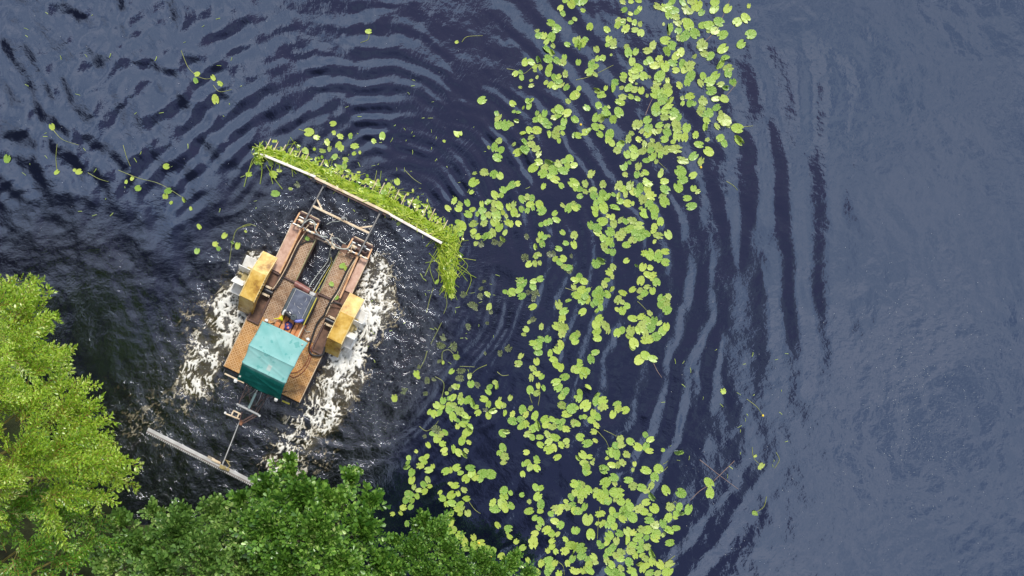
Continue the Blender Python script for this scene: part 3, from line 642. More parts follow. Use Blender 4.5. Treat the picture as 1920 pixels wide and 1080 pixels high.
MB().lathe([(.045, 0), (.06, .01), (.06, .02), (.045, .03)], 12, T_((.355, -.10, .93))).build('hose_clamp', M_black, AF, True)
# --- orange slatted box in front of the seat
OB = empty('slatted_box'); OB.parent = BW
MB().box(-.40, .46, -.98, -.235, DZ+.006, .70, .01).build('box_body', M_orange, OB)
for a, b in ((-.40, -.25), (-.22, -.08), (-.04, .12), (.17, .29), (.31, .41)): MB().box(a, b, -.99, -.23, .702, .74, .008).build('slat', M_orange, OB)
MB().box(.415, .46, -.99, -.23, .702, .745, .006).build('slat', M_cream, OB)
for x in (-.235, -.06, .145): MB().box(x-.012, x+.012, -.98, -.24, .701, .715).build('slot', M_black, OB)
# --- seat and console under the canopy
ST = empty('operator_seat'); ST.parent = BW
MB().box(-.08, .42, -1.75, -1.30, .62, .74, .04).build('seat', M_black, ST); MB().box(-.06, .40, -1.86, -1.76, .70, 1.25, .04).build('backrest', M_black, ST); MB().box(.05, .29, -1.65, -1.4, DZ+.007, .62, .02).build('seat_base', M_brownsteel, ST)
mb = MB()
for x in (-.25, -.12, .45, .56): mb.tube([(x, -1.1, .6), (x, -1.05, .95)], .012, 6); mb.lathe([(.0, -.02), (.025, 0), (.0, .025)], 8, T_((x, -1.05, .97)))
mb.build('control_levers', M_steel, BW)
# --- canopy
CN = empty('canopy'); CN.parent = BW
def canopy():
    nx_, ny_ = 61, 81; vs = []
    for j in range(ny_):
        v = j/(ny_-1); y = -.55 - v*2.02
        ys_ = [.55, .95, 1.36, 1.93, 2.10, 2.60]; zs_ = [2.02, 2.17, 2.28, 2.25, 2.12, 1.60]
        z0 = float(np.interp(-y, ys_, zs_))
        for i in range(nx_):
            u = i/(nx_-1); 
            x0 = -.60 + (-.02)*math.sin(v*math.pi*2) ; x1 = .965 - .06*v
            # edges pull in between the bows
            e_ = .035*math.sin(math.pi*((y+.55)/-.81 % 1)) if y > -1.36 else .03*math.sin(math.pi*min(1, (y+1.36)/-.57)) if y > -1.93 else .02
            x = x0+e_ + u*(x1-x0-2*e_)
            sag = 0
            if y > -1.36: sag = .035*math.sin(math.pi*(y+.55)/-.81)
            elif y > -1.93: sag = .03*math.sin(math.pi*(y+1.36)/-.57)
            z = z0 - sag*(1-.4*abs(2*u-1)) 
            ed = abs(2*u-1)**14; z -= .045*ed
            # folds: sharp crease at the bows and diagonal drag lines
            z += .014*math.exp(-((y+1.36)/.022)**2) + .018*math.exp(-((y+1.93)/.03)**2)
            w = math.sin((x*1.3+y)*9 + 2*math.sin(x*5)) * math.sin(y*6+1)*.006
            w += .010*math.exp(-(((x-.25)*.8 + (y+1.0)*.9)/.03)**2)*max(0, 1-abs(y+.95)/.4)
            w += .008*math.exp(-(((x-.1)*.25 + (y+1.62))/.03)**2)
            w += .016*math.exp(-(((x-.45)*.22 + (y+2.27))/.035)**2)*max(0, min(1, (x+.25)*2))
            w += .009*math.exp(-(((x+.1)*-.12 + (y+2.38))/.03)**2)
            vs.append((x, y + .02*math.sin(u*9)*(v > .97) + (.03*math.sin(math.pi*u) if v < .02 else 0), z + w))
    fs = [(j*nx_+i, j*nx_+i+1, (j+1)*nx_+i+1, (j+1)*nx_+i) for j in range(ny_-1) for i in range(nx_-1)]
    mb = MB().add(vs, fs); o = mb.build('canvas', M_teal, CN, True)
    s_ = o.modifiers.new('thick', 'SOLIDIFY'); s_.thickness = .008; s_.offset = -1
    return o
canopy()
for x in (-.50, .80):
    mb = MB(); mb.tube([(x, -.62, DZ), (x, -.68, 1.84), (x, -1.36, 2.06), (x, -1.93, 2.03), (x, -2.38, 1.60), (x, -2.42, DZ)], .018, 8); mb.build('canopy_frame', M_black, CN)
for y, z in ((-.58, 1.99), (-1.36, 2.235), (-1.93, 2.205), (-2.48, 1.73)): MB().tube([(-.53, y+(.04 if y > -1 else 0), z-.13), (.85, y, z-.13)], .016, 8).build('canopy_bow', M_black, CN)
for x, y, z in ((-.50, -.50, 1.92), (.90, -.47, 1.92), (-.60, -2.62, 1.62), (.78, -2.60, 1.62)):
    mb = MB().lathe([(.03, -.06), (.055, -.04), (.06, .02), (.045, .035), (.0, .04)], 14, T_((x, y, z)) @ Matrix.Rotation(math.radians(70 if y > -1 else -70), 4, 'X')); mb.build('work_lamp', M_white, CN, True)
for x, y in ((-.50, -2.40), (.84, -.66)): MB().box(x-.03, x+.03, y-.025, y+.025, (1.84 if y < -2 else 2.06), (1.87 if y < -2 else 2.085), .004).build('corner_patch', M_hose, CN)
# --- hoses lying on the aft deck
MB().tube([(.88, -.72, .50), (1.00, -.98, .38), (1.06, -1.30, .37), (1.00, -1.66, .37), (.82, -1.92, .37), (.66, -1.92, .37)], .011, 7, 6).build('deck_hose', M_redhose, BW, True)
MB().tube([(.86, -.74, .50), (.96, -1.05, .38), (.98, -1.35, .37), (.88, -1.68, .37), (.66, -1.84, .37)], .011, 7, 6).build('deck_hose', M_redhose, BW, True)
MB().tube([(.86, .35, .46), (.76, -.0, .45), (.80, -.5, .42), (.86, -.85, .40), (1.0, -1.0, .40), (1.20, -.97, .41), (1.34, -.84, .42), (1.30, -.6, .44)], .03, 8, 6).build('deck_hose', M_rubber, BW, True)
MB().tube([(.80, .5, .46), (.86, .72, .5), (1.02, .82, .52), (1.2, .86, .52)], .018, 8, 6).build('deck_hose', M_rubber, BW, True)
MB().tube([(.46, -.35, .5), (.55, -.42, .42), (.66, -.36, .38)], .012, 7, 5).build('deck_hose', M_hose, BW, True)
# --- stern rail and cutter linkage
for a, b in (((-1.24, -2.78, .30), (-.55, -2.78, .30)), ((.80, -2.77, .30), (1.06, -2.76, .30))): MB().beam(a, b, .05, .04).build('stern_rail', M_yellow if a[0] > 0 else M_cream, BW)
mb = MB()
for x in (-1.3, -.7, -.2, .35, .8, 1.1): mb.beam((x, -2.58, .22), (x, -2.77, .27), .03)
mb.beam((-1.33, -2.62, .25), (1.28, -2.62, .25), .05, .05); mb.build('stern_bracket', M_black, BW)
SC = empty('stern_cutter'); SC.parent = BW
MB().tube([(.0, -2.85, .78), (-.01, -3.38, .66)], .038, 10).build('hydraulic_ram', M_ram, SC, True)
MB().tube([(.01, -2.66, .80), (.0, -2.86, .78)], .02, 8).build('ram_rod', M_steel, SC, True)
mb = MB()
for a, b in (((-.45,-2.6,.4),(-.36,-3.44,.58)), ((.35,-2.6,.4),(.28,-3.44,.58)), ((-.2,-2.6,.5),(-.34,-3.2,.6)), ((.18,-2.6,.5),(.22,-3.4,.6)), ((-.5,-2.65,.35),(.1,-3.45,.5)), ((.5,-2.6,.35),(.05,-3.3,.5))): mb.beam(a, b, .028)
mb.build('link_arms', M_brownsteel, SC)
for k, (a, b, r_) in enumerate((((-.3,-2.65,.5),(-.5,-3.1,.5),.012), ((.1,-2.65,.6),(.14,-3.2,.6),.012), ((.2,-2.62,.55),(.34,-3.0,.55),.012), ((-.08,-2.65,.6),(-.2,-3.0,.62),.012), ((.3,-2.66,.6),(.2,-3.25,.6),.01))):
    MB().tube([a, ((a[0]+b[0])/2+.05, (a[1]+b[1])/2, a[2]+.08), b], r_, 6, 5).build('linkage_hose', M_steel if k % 2 else M_rubber, SC, True)
MB().tube([(-.42, -3.44, .60), (.36, -3.45, .60)], .04, 10).build('link_tube', M_greyalu, SC, True)
MB().lathe([(.035,0),(.035,.05)], 10, T_((.40, -3.46, .58))).build('link_pin', M_white, SC)
mb = MB(); mb.beam((-.62, -3.88, .55), (-.12, -3.84, .55), .045, .04); mb.box(-.44, -.40, -3.86, -3.70, .53, .60); mb.box(-.24, -.20, -3.86, -3.70, .53, .60); mb.box(-.44, -.14, -3.70, -3.66, .53, .6, .01); mb.build('tool_frame', M_cream, SC)
MB().lathe([(.03,0),(.045,.02),(.03,.05)], 10, T_((-.63, -3.86, .55))).build('link_pin', M_white, SC)
mb = MB(); mb.beam((.22, -3.5, .58), (-.04, -3.88, .50), .05); mb.beam((.32, -3.5, .58), (.02, -3.92, .50), .04); mb.beam((-.16,-3.6,.6),(-.12,-3.9,.55),.03); mb.build('tool_brace', M_brownsteel, SC)
MB().beam((-.12, -3.90, .46), (-.06, -5.50, .14), .032, .032).build('cutter_shaft', M_greyalu, SC)
MB().beam((-.085, -3.92, .43), (-.025, -5.45, .11), .03, .02).build('shaft_strip', M_black, SC)
MB().box(-.10, .0, -4.02, -3.86, .42, .52, .01).build('shaft_clamp', M_rust, SC)
a0 = Vector((-2.74, -5.53, .07)); a1 = Vector((1.30, -5.60, .07)); dd = (a1-a0).normalized(); pp = Vector((-dd.y, dd.x, 0))
MB().beam(a0+pp*.02, a1+pp*.02, .11, .03).build('cutter_bar', M_greyalu, SC)
MB().beam(a0-pp*.055+Vector((0,0,-.004)), a1-pp*.055+Vector((0,0,-.004)), .03, .02).build('knife_back', surf('dark_knife', [(.3,(.12,.08,.07)),(.7,(.3,.25,.24))], .5), SC)
mb = MB(); n = 62; L_ = (a1-a0).length
for k in range(n):
    c = a0 + dd*(L_*(k+.5)/n) - pp*.07; w = L_/n*.30
    mb.add([c-dd*w+Vector((0,0,.012)), c+dd*w+Vector((0,0,.012)), c+dd*w*.35-pp*.06, c-dd*w*.35-pp*.06, c-dd*w-Vector((0,0,.01)), c+dd*w-Vector((0,0,.01))], [(0,1,2,3), (4,3,2,5), (0,3,4), (1,5,2), (0,4,5,1)])
mb.build('cutter_teeth', M_white, SC)
mb = MB(); mb.box(-.46, -.14, -5.52, -5.44, .09, .13, .006)
for k in range(7): mb.box(-.60+k*.035, -.585+k*.035, -5.50+.0*k, -5.42, .09, .12)
mb.build('knife_drive', M_cream, SC)
mb = MB(); mb.box(-.12, .08, -5.62, -5.50, .10, .16, .01); mb.beam((.0,-5.30,.16),(.18,-5.42,.13),.03); mb.beam((-.06,-5.30,.16),(.12,-5.30,.16),.025); mb.beam((.18,-5.42,.12),(.10,-5.58,.12),.025); mb.box(.1,.22,-5.60,-5.52,.09,.14,.008); mb.build('cutter_bracket', M_olive, SC)
# --- loose things lying on the boat
def bw(x, y, z):
    c, s_ = math.cos(BA), math.sin(BA); return (BO.x + x*c + y*s_, BO.y - x*s_ + y*c, z)
fn = empty('funnel', bw(-.24, -.36, .76), -BA); tag(fn, 'yellow plastic funnel lying beside the engine casing', 'funnel')
RM = Matrix.Translation((-.02, .03, .06)) @ Matrix.Rotation(math.radians(-62), 4, 'Z') @ Matrix.Rotation(math.radians(82), 4, 'X')
mb = MB().lathe([(.105, -.02), (.10, .0), (.03, .11), (.018, .125), (.009, .27), (.006, .27), (.014, .12), (.09, .0)], 18, RM); mb.build('cone', M_yplastic, fn, True)
rg = empty('cloth_bag', bw(.0, -.47, .742), -BA); tag(rg, 'small crumpled blue bag with red patches on the orange box', 'bag')
vs = []; fs = []; n = 14
for j in range(6):
    for i in range(n):
        a = 2*math.pi*i/n; r_ = .125*math.cos(j/5*math.pi/2)*(1+.12*math.sin(a*3+j)) ; vs.append((r_*math.cos(a), r_*math.sin(a)*1.15, .07*math.sin(j/5*math.pi/2)+.012*math.sin(a*4+j*2)*(j > 0)))
for j in range(5):
    for i in range(n): fs.append((j*n+i, j*n+(i+1)%n, (j+1)*n+(i+1)%n, (j+1)*n+i))
MB().add(vs, fs).build('bag_body', surf('blue_bag', [(.35, (.03,.03,.16)), (.5, (.07,.07,.30))], .5, scale=12), rg, True)
for dx, dy in ((-.03, .04), (.03, -.05)): MB().lathe([(.0, .0), (.042, .004), (.04, .018), (.0, .03)], 10, T_((dx, dy, .058))).build('red_patch', surf('red_patch', [(.3, (.6,.12,.08)), (.7, (.8,.3,.25))], .5), rg, True)
# ------------------------------------------------------------ lily pads, traced one by one. x y size kind (g green, y yellowing, o eaten olive, f folded, m sunken), 1/5 photo pixel
TR = {}
TR[(1080, 0)] = """40 15 9;75 10 8;64 98 5;130 250 7y;0 185 3;437 22 7o;515 15 5;587 8 6;452 93 6;510 130 5;568 114 6;594 85 6;395 190 7o;440 195 6o;390 235 7;435 215 6;288 278 7;465 270 10y;500 185 6y;548 212 6;600 228 6o;552 282 7;608 310 7;308 372 7;298 418 6;350 400 8o;350 440 7o;25 365 6o;88 370 6;15 410 8;65 405 8;45 440 8;190 465 7o;200 550 6;250 543 6;328 515 3o;22 585 6;160 570 4o;145 610 8;180 625 7;125 675 8;180 700 6o;475 440 6o;490 493 9;558 487 7;525 578 8;578 637 10;540 660 9;510 695 6y;562 715 8;445 712 7;440 752 6o;632 713 8;688 722 4o;520 750 6y;365 772 7;278 827 5;340 825 8;428 825 5o;565 785 3o;494 825 9;545 840 8o;610 850 7;200 845 8;235 890 8;265 900 4o;435 912 8o;395 955 6;425 965 7;513 908 6;575 927 6;665 898 4o;28 830 5;12 880 6y;100 1012 7;210 988 7;275 1022 6;307 1003 4o;280 1065 9;400 1052 10;765 62 9o;900 15 7;825 75 9;920 100 9;870 60 8;870 130 10;935 160 8o;1000 25 8;1075 20 8o;1130 55 11;1030 90 11o;1075 105 8o;1175 120 7;1298 22 9;1293 88 10;1418 83 9;1618 57 5y;820 228 4o;872 262 9;870 310 5o;950 215 10o;1052 230 11;1020 195 7y;960 288 7;960 355 7o;1020 340 12;1112 313 10;1182 240 8;1248 240 11;1245 290 6o;1338 205 10;1300 290 9;1375 328 10;1512 205 9;1587 170 10;1638 323 10;1545 417 9;835 380 10;907 430 10;845 485 9;720 425 9o;670 475 10o;1180 420 12o;1200 500 9o;1255 525 9;1372 460 11;1110 530 6o;980 490 9;935 527 9;905 590 9;1000 605 10;1070 620 12o;1020 650 9y;935 660 7;780 548 8y;692 565 8;660 585 6;735 615 9y;800 600 8y;835 625 10y;1343 600 10;1400 548 8f;1425 640 10o;1425 685 9;1470 777 8;1190 713 7;1300 715 10;1255 765 10;1073 715 11;1040 775 7;967 800 8;1165 780 9o;785 715 11;760 775 8o;857 755 6y;855 815 9o;745 830 9o;745 885 10;790 870 9;860 870 9;810 930 10;795 965 7o;875 930 8;860 985 10;745 1010 10;750 1050 9;840 1035 9;920 1055 10;995 922 5o;998 970 5;1065 905 10;1065 970 7;1105 972 5;1190 948 10o;1175 1010 8o;1160 1055 8o;1245 1060 9;1307 928 8;1388 928 9;1315 1010 8;1355 1060 6o;1268 850 10;1355 790 8o;1400 820 7"""
TR[(1080, 216)] = """0 45 6;185 25 9;235 30 9o;275 10 9;345 40 8;390 0 6;185 110 9;240 110 6;85 160 7;125 150 7f;15 190 8;225 180 7;315 180 10;300 232 7;335 262 7;565 90 10o;600 80 7o;667 45 8;615 150 6o;675 120 9;672 175 8;730 155 8o;780 95 8;775 145 8o;855 105 7o;855 160 9;830 225 8;830 20 9o;940 90 11o;950 140 10o;910 15 8;955 20 8;950 190 11;1020 205 9;1035 122 9;1210 0 7;1223 50 7;1215 110 8;1320 105 8o;1390 50 14o;1355 15 6o;1420 100 6o;1510 122 11;1530 230 11;1120 185 8y;1352 212 8;1388 265 8;1230 230 5o;1150 275 9;1243 343 10;490 222 9o;520 170 6o;588 228 7y;435 250 6;413 275 7;390 325 9o;640 270 7o;540 320 9;550 365 10;480 370 8;535 408 6;625 335 10o;700 290 9o;715 240 6o;770 300 10o;700 330 7;728 380 7;790 370 7;850 325 11o;930 320 13o;908 250 5;657 425 7;705 405 6;750 435 5o;1000 425 12o;1098 387 10;1170 435 9o;447 478 9;500 445 4;460 557 6o;585 480 9o;570 557 7;650 538 7;620 555 6o;142 552 9o;790 555 7;805 518 4o;980 528 11;1097 563 8;998 605 10;828 620 8;960 678 10;1100 688 6;1140 718 6o;1042 778 8;1082 853 10;85 643 8o;252 647 8o;0 640 6;28 690 8;35 760 6;88 718 6o;157 708 8;168 752 8;400 660 10o;445 690 7;505 660 11o;530 715 8y;465 742 7o;350 745 5;405 757 7;415 808 7;480 825 8y;532 828 5y;255 745 10;240 795 8;303 770 8;190 820 6;260 870 11;180 870 8;180 915 8;360 875 10;672 625 10;600 680 9;670 700 9;575 725 9;700 755 11y;625 790 10o;685 835 9;605 870 4;832 695 10;815 755 10o;828 812 10;645 922 10;730 880 10;735 930 10;790 997 8;15 860 6;300 945 5y;340 955 7y;248 997 10;420 985 8o;350 1018 9o;462 995 7;525 990 10o;137 1032 8;195 1055 9;580 1035 11;500 1065 9;733 1050 8"""
TR[(1080, 432)] = """200 15 9;320 15 9;415 50 11o;440 10 8o;255 75 8;310 100 9;335 130 6;260 150 9o;300 195 7;345 205 7;472 135 8;520 90 8o;550 95 6o;590 40 14;560 20 9;660 30 8;770 50 10o;725 5 6;865 42 9;735 105 5y;640 215 7;690 228 11;770 250 10;765 205 6;835 198 8y;835 298 8;190 310 9;240 275 9;310 390 8;345 345 8o;340 435 5o;470 285 6y;570 325 4f;625 345 8y;695 350 6;675 415 9;725 415 7y;715 455 5y;752 485 8;607 470 9;528 555 7;640 590 8;600 565 7o;665 530 7o;717 567 7;600 630 6o;30 440 8;75 478 8;5 470 7;50 560 9;75 595 11;110 560 6;10 610 8;60 650 9;110 650 9;265 505 8o;215 560 8;290 465 6;330 545 6f;180 595 7;230 600 10;290 600 8;210 650 10;155 695 6;185 670 7;230 720 7;200 755 5;62 763 8;437 585 8;395 650 9o;430 670 6o;475 708 7;385 740 5;435 755 8;215 825 8;190 885 9;270 890 11o;300 940 7o;195 950 9;200 1010 8;15 970 7o;385 960 8;430 935 7;865 620 7o;800 640 8;830 690 12o;855 745 9;790 700 7;690 775 7o;530 825 9;610 810 9y;665 845 8;730 850 9;780 870 6;625 880 11o;700 910 9;590 930 9;510 940 10o;500 990 7y;650 965 10o;845 905 8;810 940 9;755 992 9;645 1030 8;690 1022 9;540 1055 10"""
TR[(1080, 648)] = """180 63 8;140 125 9;30 145 6;35 175 6;10 225 8;65 255 11;90 240 9;110 395 7;35 440 7;30 495 8;195 455 6f;90 560 11y;195 520 9;250 515 9;240 575 8o;275 575 6y;385 550 8;395 590 8;462 603 8;5 580 5;345 645 8y;160 630 7;200 665 8;145 695 8;190 745 8;80 665 5;45 670 4;165 805 7y;180 890 6y;10 730 7;37 857 8;107 915 10;530 5 8;648 90 9;590 135 10y;718 122 9;1380 427 6y;415 880 9o;425 935 8o;375 935 8;345 1000 10;380 1020 10;325 1000 9;475 1020 8o;65 1025 9;125 1040 6;20 1050 6;290 1055 4y;165 1070 4o;508 897 8;580 950 9;648 833 6;695 880 8;655 945 8;685 985 8;815 978 4;965 990 9"""
TR[(1080, 864)] = """75 20 8;95 55 8;85 100 7;115 120 7f;150 20 5o;262 80 9;250 60 7;335 38 8;390 40 8o;435 15 8o;533 82 5o;548 28 5y;655 88 10;770 72 9;355 155 9;275 202 11;360 210 7o;492 180 9;535 235 9o;735 150 9;705 230 9o;615 250 9;655 280 8o;715 330 9;840 273 10;985 302 10;655 388 8;735 447 9;882 430 10o;967 430 8;1053 455 10;940 492 7;990 487 6;930 528 5y;865 530 9;937 630 8;1245 203 11;1255 300 10;10 225 9;55 220 8o;30 290 11;115 270 9;65 320 8;45 370 7o;185 275 6o;210 315 10;270 295 9;265 360 11;300 375 8;385 300 13;350 290 9;420 380 8;370 355 7o;485 378 5;80 432 8;20 470 8;108 550 11;210 500 7y;245 490 6y;340 470 8;385 508 7;330 545 9;450 460 9;505 430 9;470 490 9;435 540 9;530 530 10;585 445 11o;640 475 8;690 503 5;200 585 5y;250 590 9y;300 595 8;357 615 7;10 655 7;137 687 10;685 555 9;740 598 9o;815 585 9;865 658 10;818 693 5;877 768 9;615 645 9o;670 645 9;745 680 10;740 725 9;485 665 9;535 670 7y;408 680 8;315 695 9;295 735 7;380 750 9o;470 738 9;590 700 8;565 735 7;660 718 6;610 760 7;535 787 8;215 772 6;240 798 7;288 770 6;335 820 10;310 850 8;510 835 10o;605 825 9;665 805 8o;420 860 10o;370 885 7o;418 918 8;280 885 6;555 885 7;620 885 6;718 867 10;285 930 9o;650 915 8o;715 942 9;497 948 9;330 970 8;595 960 7;660 980 7;625 1010 8y;788 972 9;875 965 10o;420 1008 8o;520 1028 9;315 1030 10;365 1050 9;855 1035 11;690 1050 9;765 1055 8o;430 1072 6;545 1072 7;45 820 11;50 890 9;15 800 7;115 920 8;165 900 8;180 950 7o;120 970 8;75 1030 9;130 1028 9;12 1035 8y;1735 50 8o;1675 492 6"""
TR[(720, 0)] = """1655 75 6y;1677 127 6;1700 5 6;1755 40 9;1785 20 8;1752 210 5;1785 180 5o;1565 215 8;1620 260 9;1610 285 7;1435 288 5o;1450 335 7;1497 337 7;1568 348 9;1523 393 6;1585 430 6o;1518 465 8;1577 490 7;1690 540 6;1455 560 8;1540 555 9;1620 570 8;1675 585 8o;1325 585 8;1380 585 7;1415 622 6y;1465 630 7o;1550 640 9;1540 685 7;1700 695 8o;1415 662 4o;1435 725 4o;1718 418 6;1232 692 6;1280 678 5;1290 727 6;1380 755 4o;1380 805 6o;1277 820 4o;1600 730 8;1635 720 6;1640 765 7;1518 775 5;1560 795 7;1610 805 8;1660 795 8o;1710 820 7;1787 895 10;1725 950 6o;918 942 9;1205 972 7;1350 950 6;1375 935 6f;1358 995 7;1310 1010 4;1218 1047 4;1260 1060 5f;1055 1065 5;1435 1062 5;1505 1065 7;1640 1025 9;1600 1040 7;1715 1060 9y;682 395 4y;1790 380 6"""
TR[(720, 216)] = """1070 25 9o;1075 90 9;1140 95 10;1190 85 6o;1242 52 5;1430 40 8;1470 30 8;1500 55 9;1530 90 9;1600 20 8o;1640 15 7;1685 65 8;1670 115 6;1620 140 9o;1540 180 7;1610 185 9o;1640 240 5;1675 170 5y;1785 40 7;1785 190 6;1360 140 7y;1435 142 9;1305 175 6f;1378 210 7o;692 165 9y;564 243 3y;1078 240 7o;1037 300 9;1097 325 7;983 302 4o;1062 398 9;1218 272 5o;1310 252 7;1380 270 8o;1420 310 9o;1320 320 9;1255 348 9y;1450 365 8o;1310 340 8;1450 440 8;1397 497 10;1555 440 10;1635 460 9o;1510 490 9o;1590 510 10;1490 545 9;1560 565 8;1600 600 10y;1680 520 10;1685 430 6;1738 410 8;1720 470 7;1780 470 7;1662 660 6;1495 668 7;1780 640 11;1790 690 5;940 537 9o;850 545 5o;1032 552 8;1088 570 7;835 632 9;865 628 6;1250 643 6;1200 655 8;1165 682 6;1118 702 7;1100 750 5;1040 748 9;820 722 5;658 802 8;600 872 7y;715 830 6o;700 875 7;782 822 7;830 885 6;790 930 8;875 925 5;915 833 6;985 822 8;920 892 8;1035 830 8o;1080 848 9;1030 885 7o;935 955 7;980 935 7o;1050 925 10;1060 970 9;1110 910 6;940 1010 8o;1035 1005 8;1080 1050 9;690 1000 5;725 1040 10;680 1065 8o;840 1020 10o;1170 860 7;1215 840 8o;1220 910 9;1255 940 5o;1145 945 5o;1160 1005 8y;1190 1020 7;1258 1015 6;1295 787 8;1345 770 7o;1388 775 6;1370 835 8;1290 880 6;1345 892 6;1395 870 5;1455 835 8;1478 895 9;1600 920 6;1615 980 8;1555 995 6;1520 1010 6;1472 1025 5;1675 845 6o;1730 870 9;1770 830 7o;1790 865 8"""
TR[(720, 432)] = """715 15 8;835 45 7o;880 58 6;960 60 9;1000 40 9;1135 20 6;1120 75 7f;1020 20 9o;840 10 6;910 130 7m;860 125 5o;1040 110 7m;1090 125 6m;1470 45 7;1505 65 6;1545 52 4o;1445 90 6o;1482 125 7;1425 152 6f;1675 20 6;1705 120 6;1785 45 8o;1780 135 8y;1638 172 7;1430 235 8o;1455 225 6o;1357 318 7y;1415 310 7o;1460 305 5o;1607 268 6;1680 265 7;1645 298 7;1685 340 6o;1725 350 8;505 485 5;637 615 6y;1290 495 11;1275 470 9o;1402 477 7;1463 455 7;1397 528 7;1135 575 5;1205 575 8;1265 560 8;1190 585 7;1292 615 8;1420 590 9m;1360 585 7m;1400 640 6m;1395 715 8y;830 700 10m;860 720 7m;985 715 8o;970 598 7o;940 480 4m;910 545 5m;1000 765 5m;1640 700 11o;1685 760 9;1785 460 7;1780 530 7o;1790 600 7;1730 662 6f;1475 902 7o;1358 860 4o;1332 927 6;1310 975 5o;1670 825 9;1640 840 6f;1620 900 9;1680 910 11o;1665 965 9o;1470 1020 7;1535 1020 7;1440 1060 9;1395 1055 7;1655 1060 8;1780 1000 9;1790 1040 7"""
TR[(720, 648)] = """1440 0 9;1447 62 8;1430 150 7y;1283 98 7o;1260 170 8o;1395 215 8o;1380 300 8o;1475 290 6;1445 265 6y;1415 255 5;1445 375 6;1370 415 8;1490 400 6f;1430 445 7o;1658 10 8;1620 45 8;1557 70 7;1590 130 8;1615 180 8;1657 205 8;1780 220 7;1695 293 9;1612 340 9;1635 390 9;1698 430 9;1665 477 7;1667 558 9o;1797 480 4;1760 590 10;1715 640 10;1780 725 8o;633 242 6;803 285 7o;815 360 7;305 262 7y;322 295 4y;555 158 4y;680 105 7o;670 385 8o;695 380 4f;467 318 5m;405 325 7m;100 490 8y;590 445 4o;645 485 8;620 490 6;555 515 7;495 560 7;605 560 7;540 575 6y;715 475 8o;725 520 7;785 510 9;840 540 8;860 575 6;880 628 7;650 560 8o;620 600 9;705 610 10o;430 620 6y;470 640 8;520 625 7;645 665 9;755 660 8f;690 700 5;690 755 6y;765 690 7;745 735 8;800 760 8;780 810 10y;805 680 4f;745 860 6y;730 895 8;795 905 6y;465 820 8;570 815 7;500 870 9;530 830 8o;550 920 7y;565 980 7y;570 1010 6y;645 968 8;700 1000 8;760 1015 8;770 985 6o;415 932 6;302 990 4y;232 1050 5;355 1060 6;400 1040 6y;992 385 6;1042 345 6o;1062 378 6f;978 432 7;937 500 8;980 548 7;1018 605 8;980 655 7;950 600 5m;1085 500 5o;1078 548 8;1120 560 6o;1128 630 6f;1182 490 6o;1205 640 7y;1205 705 9;1115 820 8;1145 800 7f;1113 955 9;1078 1005 5;1130 1040 9o;1335 1000 6y;1300 600 9;1330 645 8;1375 585 6o;1280 690 7;1415 655 9;1450 745 10;1285 755 8;1330 735 8y;1400 775 8;1350 830 9o;1390 860 6;1510 695 9;1520 740 8y;1575 690 7;1620 710 7;1670 712 7;1580 760 9o;1650 765 6;1700 780 10y;1460 857 7;1530 830 8o;1600 860 10;1545 900 8;1465 927 7;1545 970 9;1590 960 8y;1660 930 8y;1710 895 6;1720 940 5o;1625 1045 8;1430 1060 7"""
TR[(720, 864)] = """210 50 7;225 15 5;340 45 8y;375 5 7;420 85 8;458 50 5y;260 110 8;260 180 8;280 245 6o;370 220 7;410 175 7;430 235 5y;325 275 6;380 285 7y;235 315 9;205 368 7;265 372 6;310 330 6;250 430 6;182 437 7y;157 488 5y;80 497 5y;215 588 6;580 95 8;620 85 6y;680 63 8;718 112 6;810 65 9;820 115 9;770 165 8;855 150 8y;905 175 6;930 118 10;1003 125 10;1300 123 6;1345 20 7;1370 60 8;1430 65 8;1305 30 5;1435 5 6;1120 15 7o;625 215 6y;665 230 8;527 295 5;548 350 7;630 320 9y;695 305 6y;750 270 7o;770 355 8;585 405 6;635 395 8;715 408 8;735 445 6o;690 450 8y;715 490 6y;785 490 7o;630 500 6;570 560 8;628 573 9;635 650 10;715 700 9;755 760 9y;765 820 8;840 715 7;845 790 9;905 770 9y;970 825 8;1020 840 7;1100 890 7y;1010 960 6y;960 960 9;1030 1030 6o;1125 275 8;1122 325 10;1187 300 5;1020 390 9y;1040 450 10;1110 400 11;1135 440 9;1190 420 8;1065 600 7y;1165 632 8;1155 670 4;1178 710 6;1240 755 6y;1298 815 7;1292 318 5;1440 335 9;1358 470 9;1470 405 9;1465 470 6;1420 245 7;1465 255 7;1362 382 5o;1468 568 9;1415 535 6;1600 565 8y;1655 600 8;1445 625 6;1525 645 9;1570 680 8;1625 685 6y;1575 750 7;1575 800 7;1398 760 14y;1415 680 7y;1535 840 6y;1610 850 6y;1350 930 6;1475 960 9;1540 925 9;1560 985 10;1600 960 8y;1540 1040 9;1440 1040 7y;1380 1040 8y;1640 1060 8y;1565 495 6;1640 470 9y;1600 440 8o;1665 430 7y;1705 380 5;1760 340 9;1765 410 7;1785 465 8;1720 430 8o;1785 215 8;1790 300 7;1785 650 7;1700 735 7y;1750 790 10;1785 820 10;1695 845 9y;1765 918 8;1720 960 7y;1780 1030 9y"""
pads = []
for (ox, oy), s in TR.items():
    for tkn in s.split(';'):
        a = tkn.split(); k = 'g'
        if a[2][-1].isalpha(): k = a[2][-1]; a[2] = a[2][:-1]
        pads.append((ox+float(a[0])/5, oy+float(a[1])/5, float(a[2])*2.12, k))
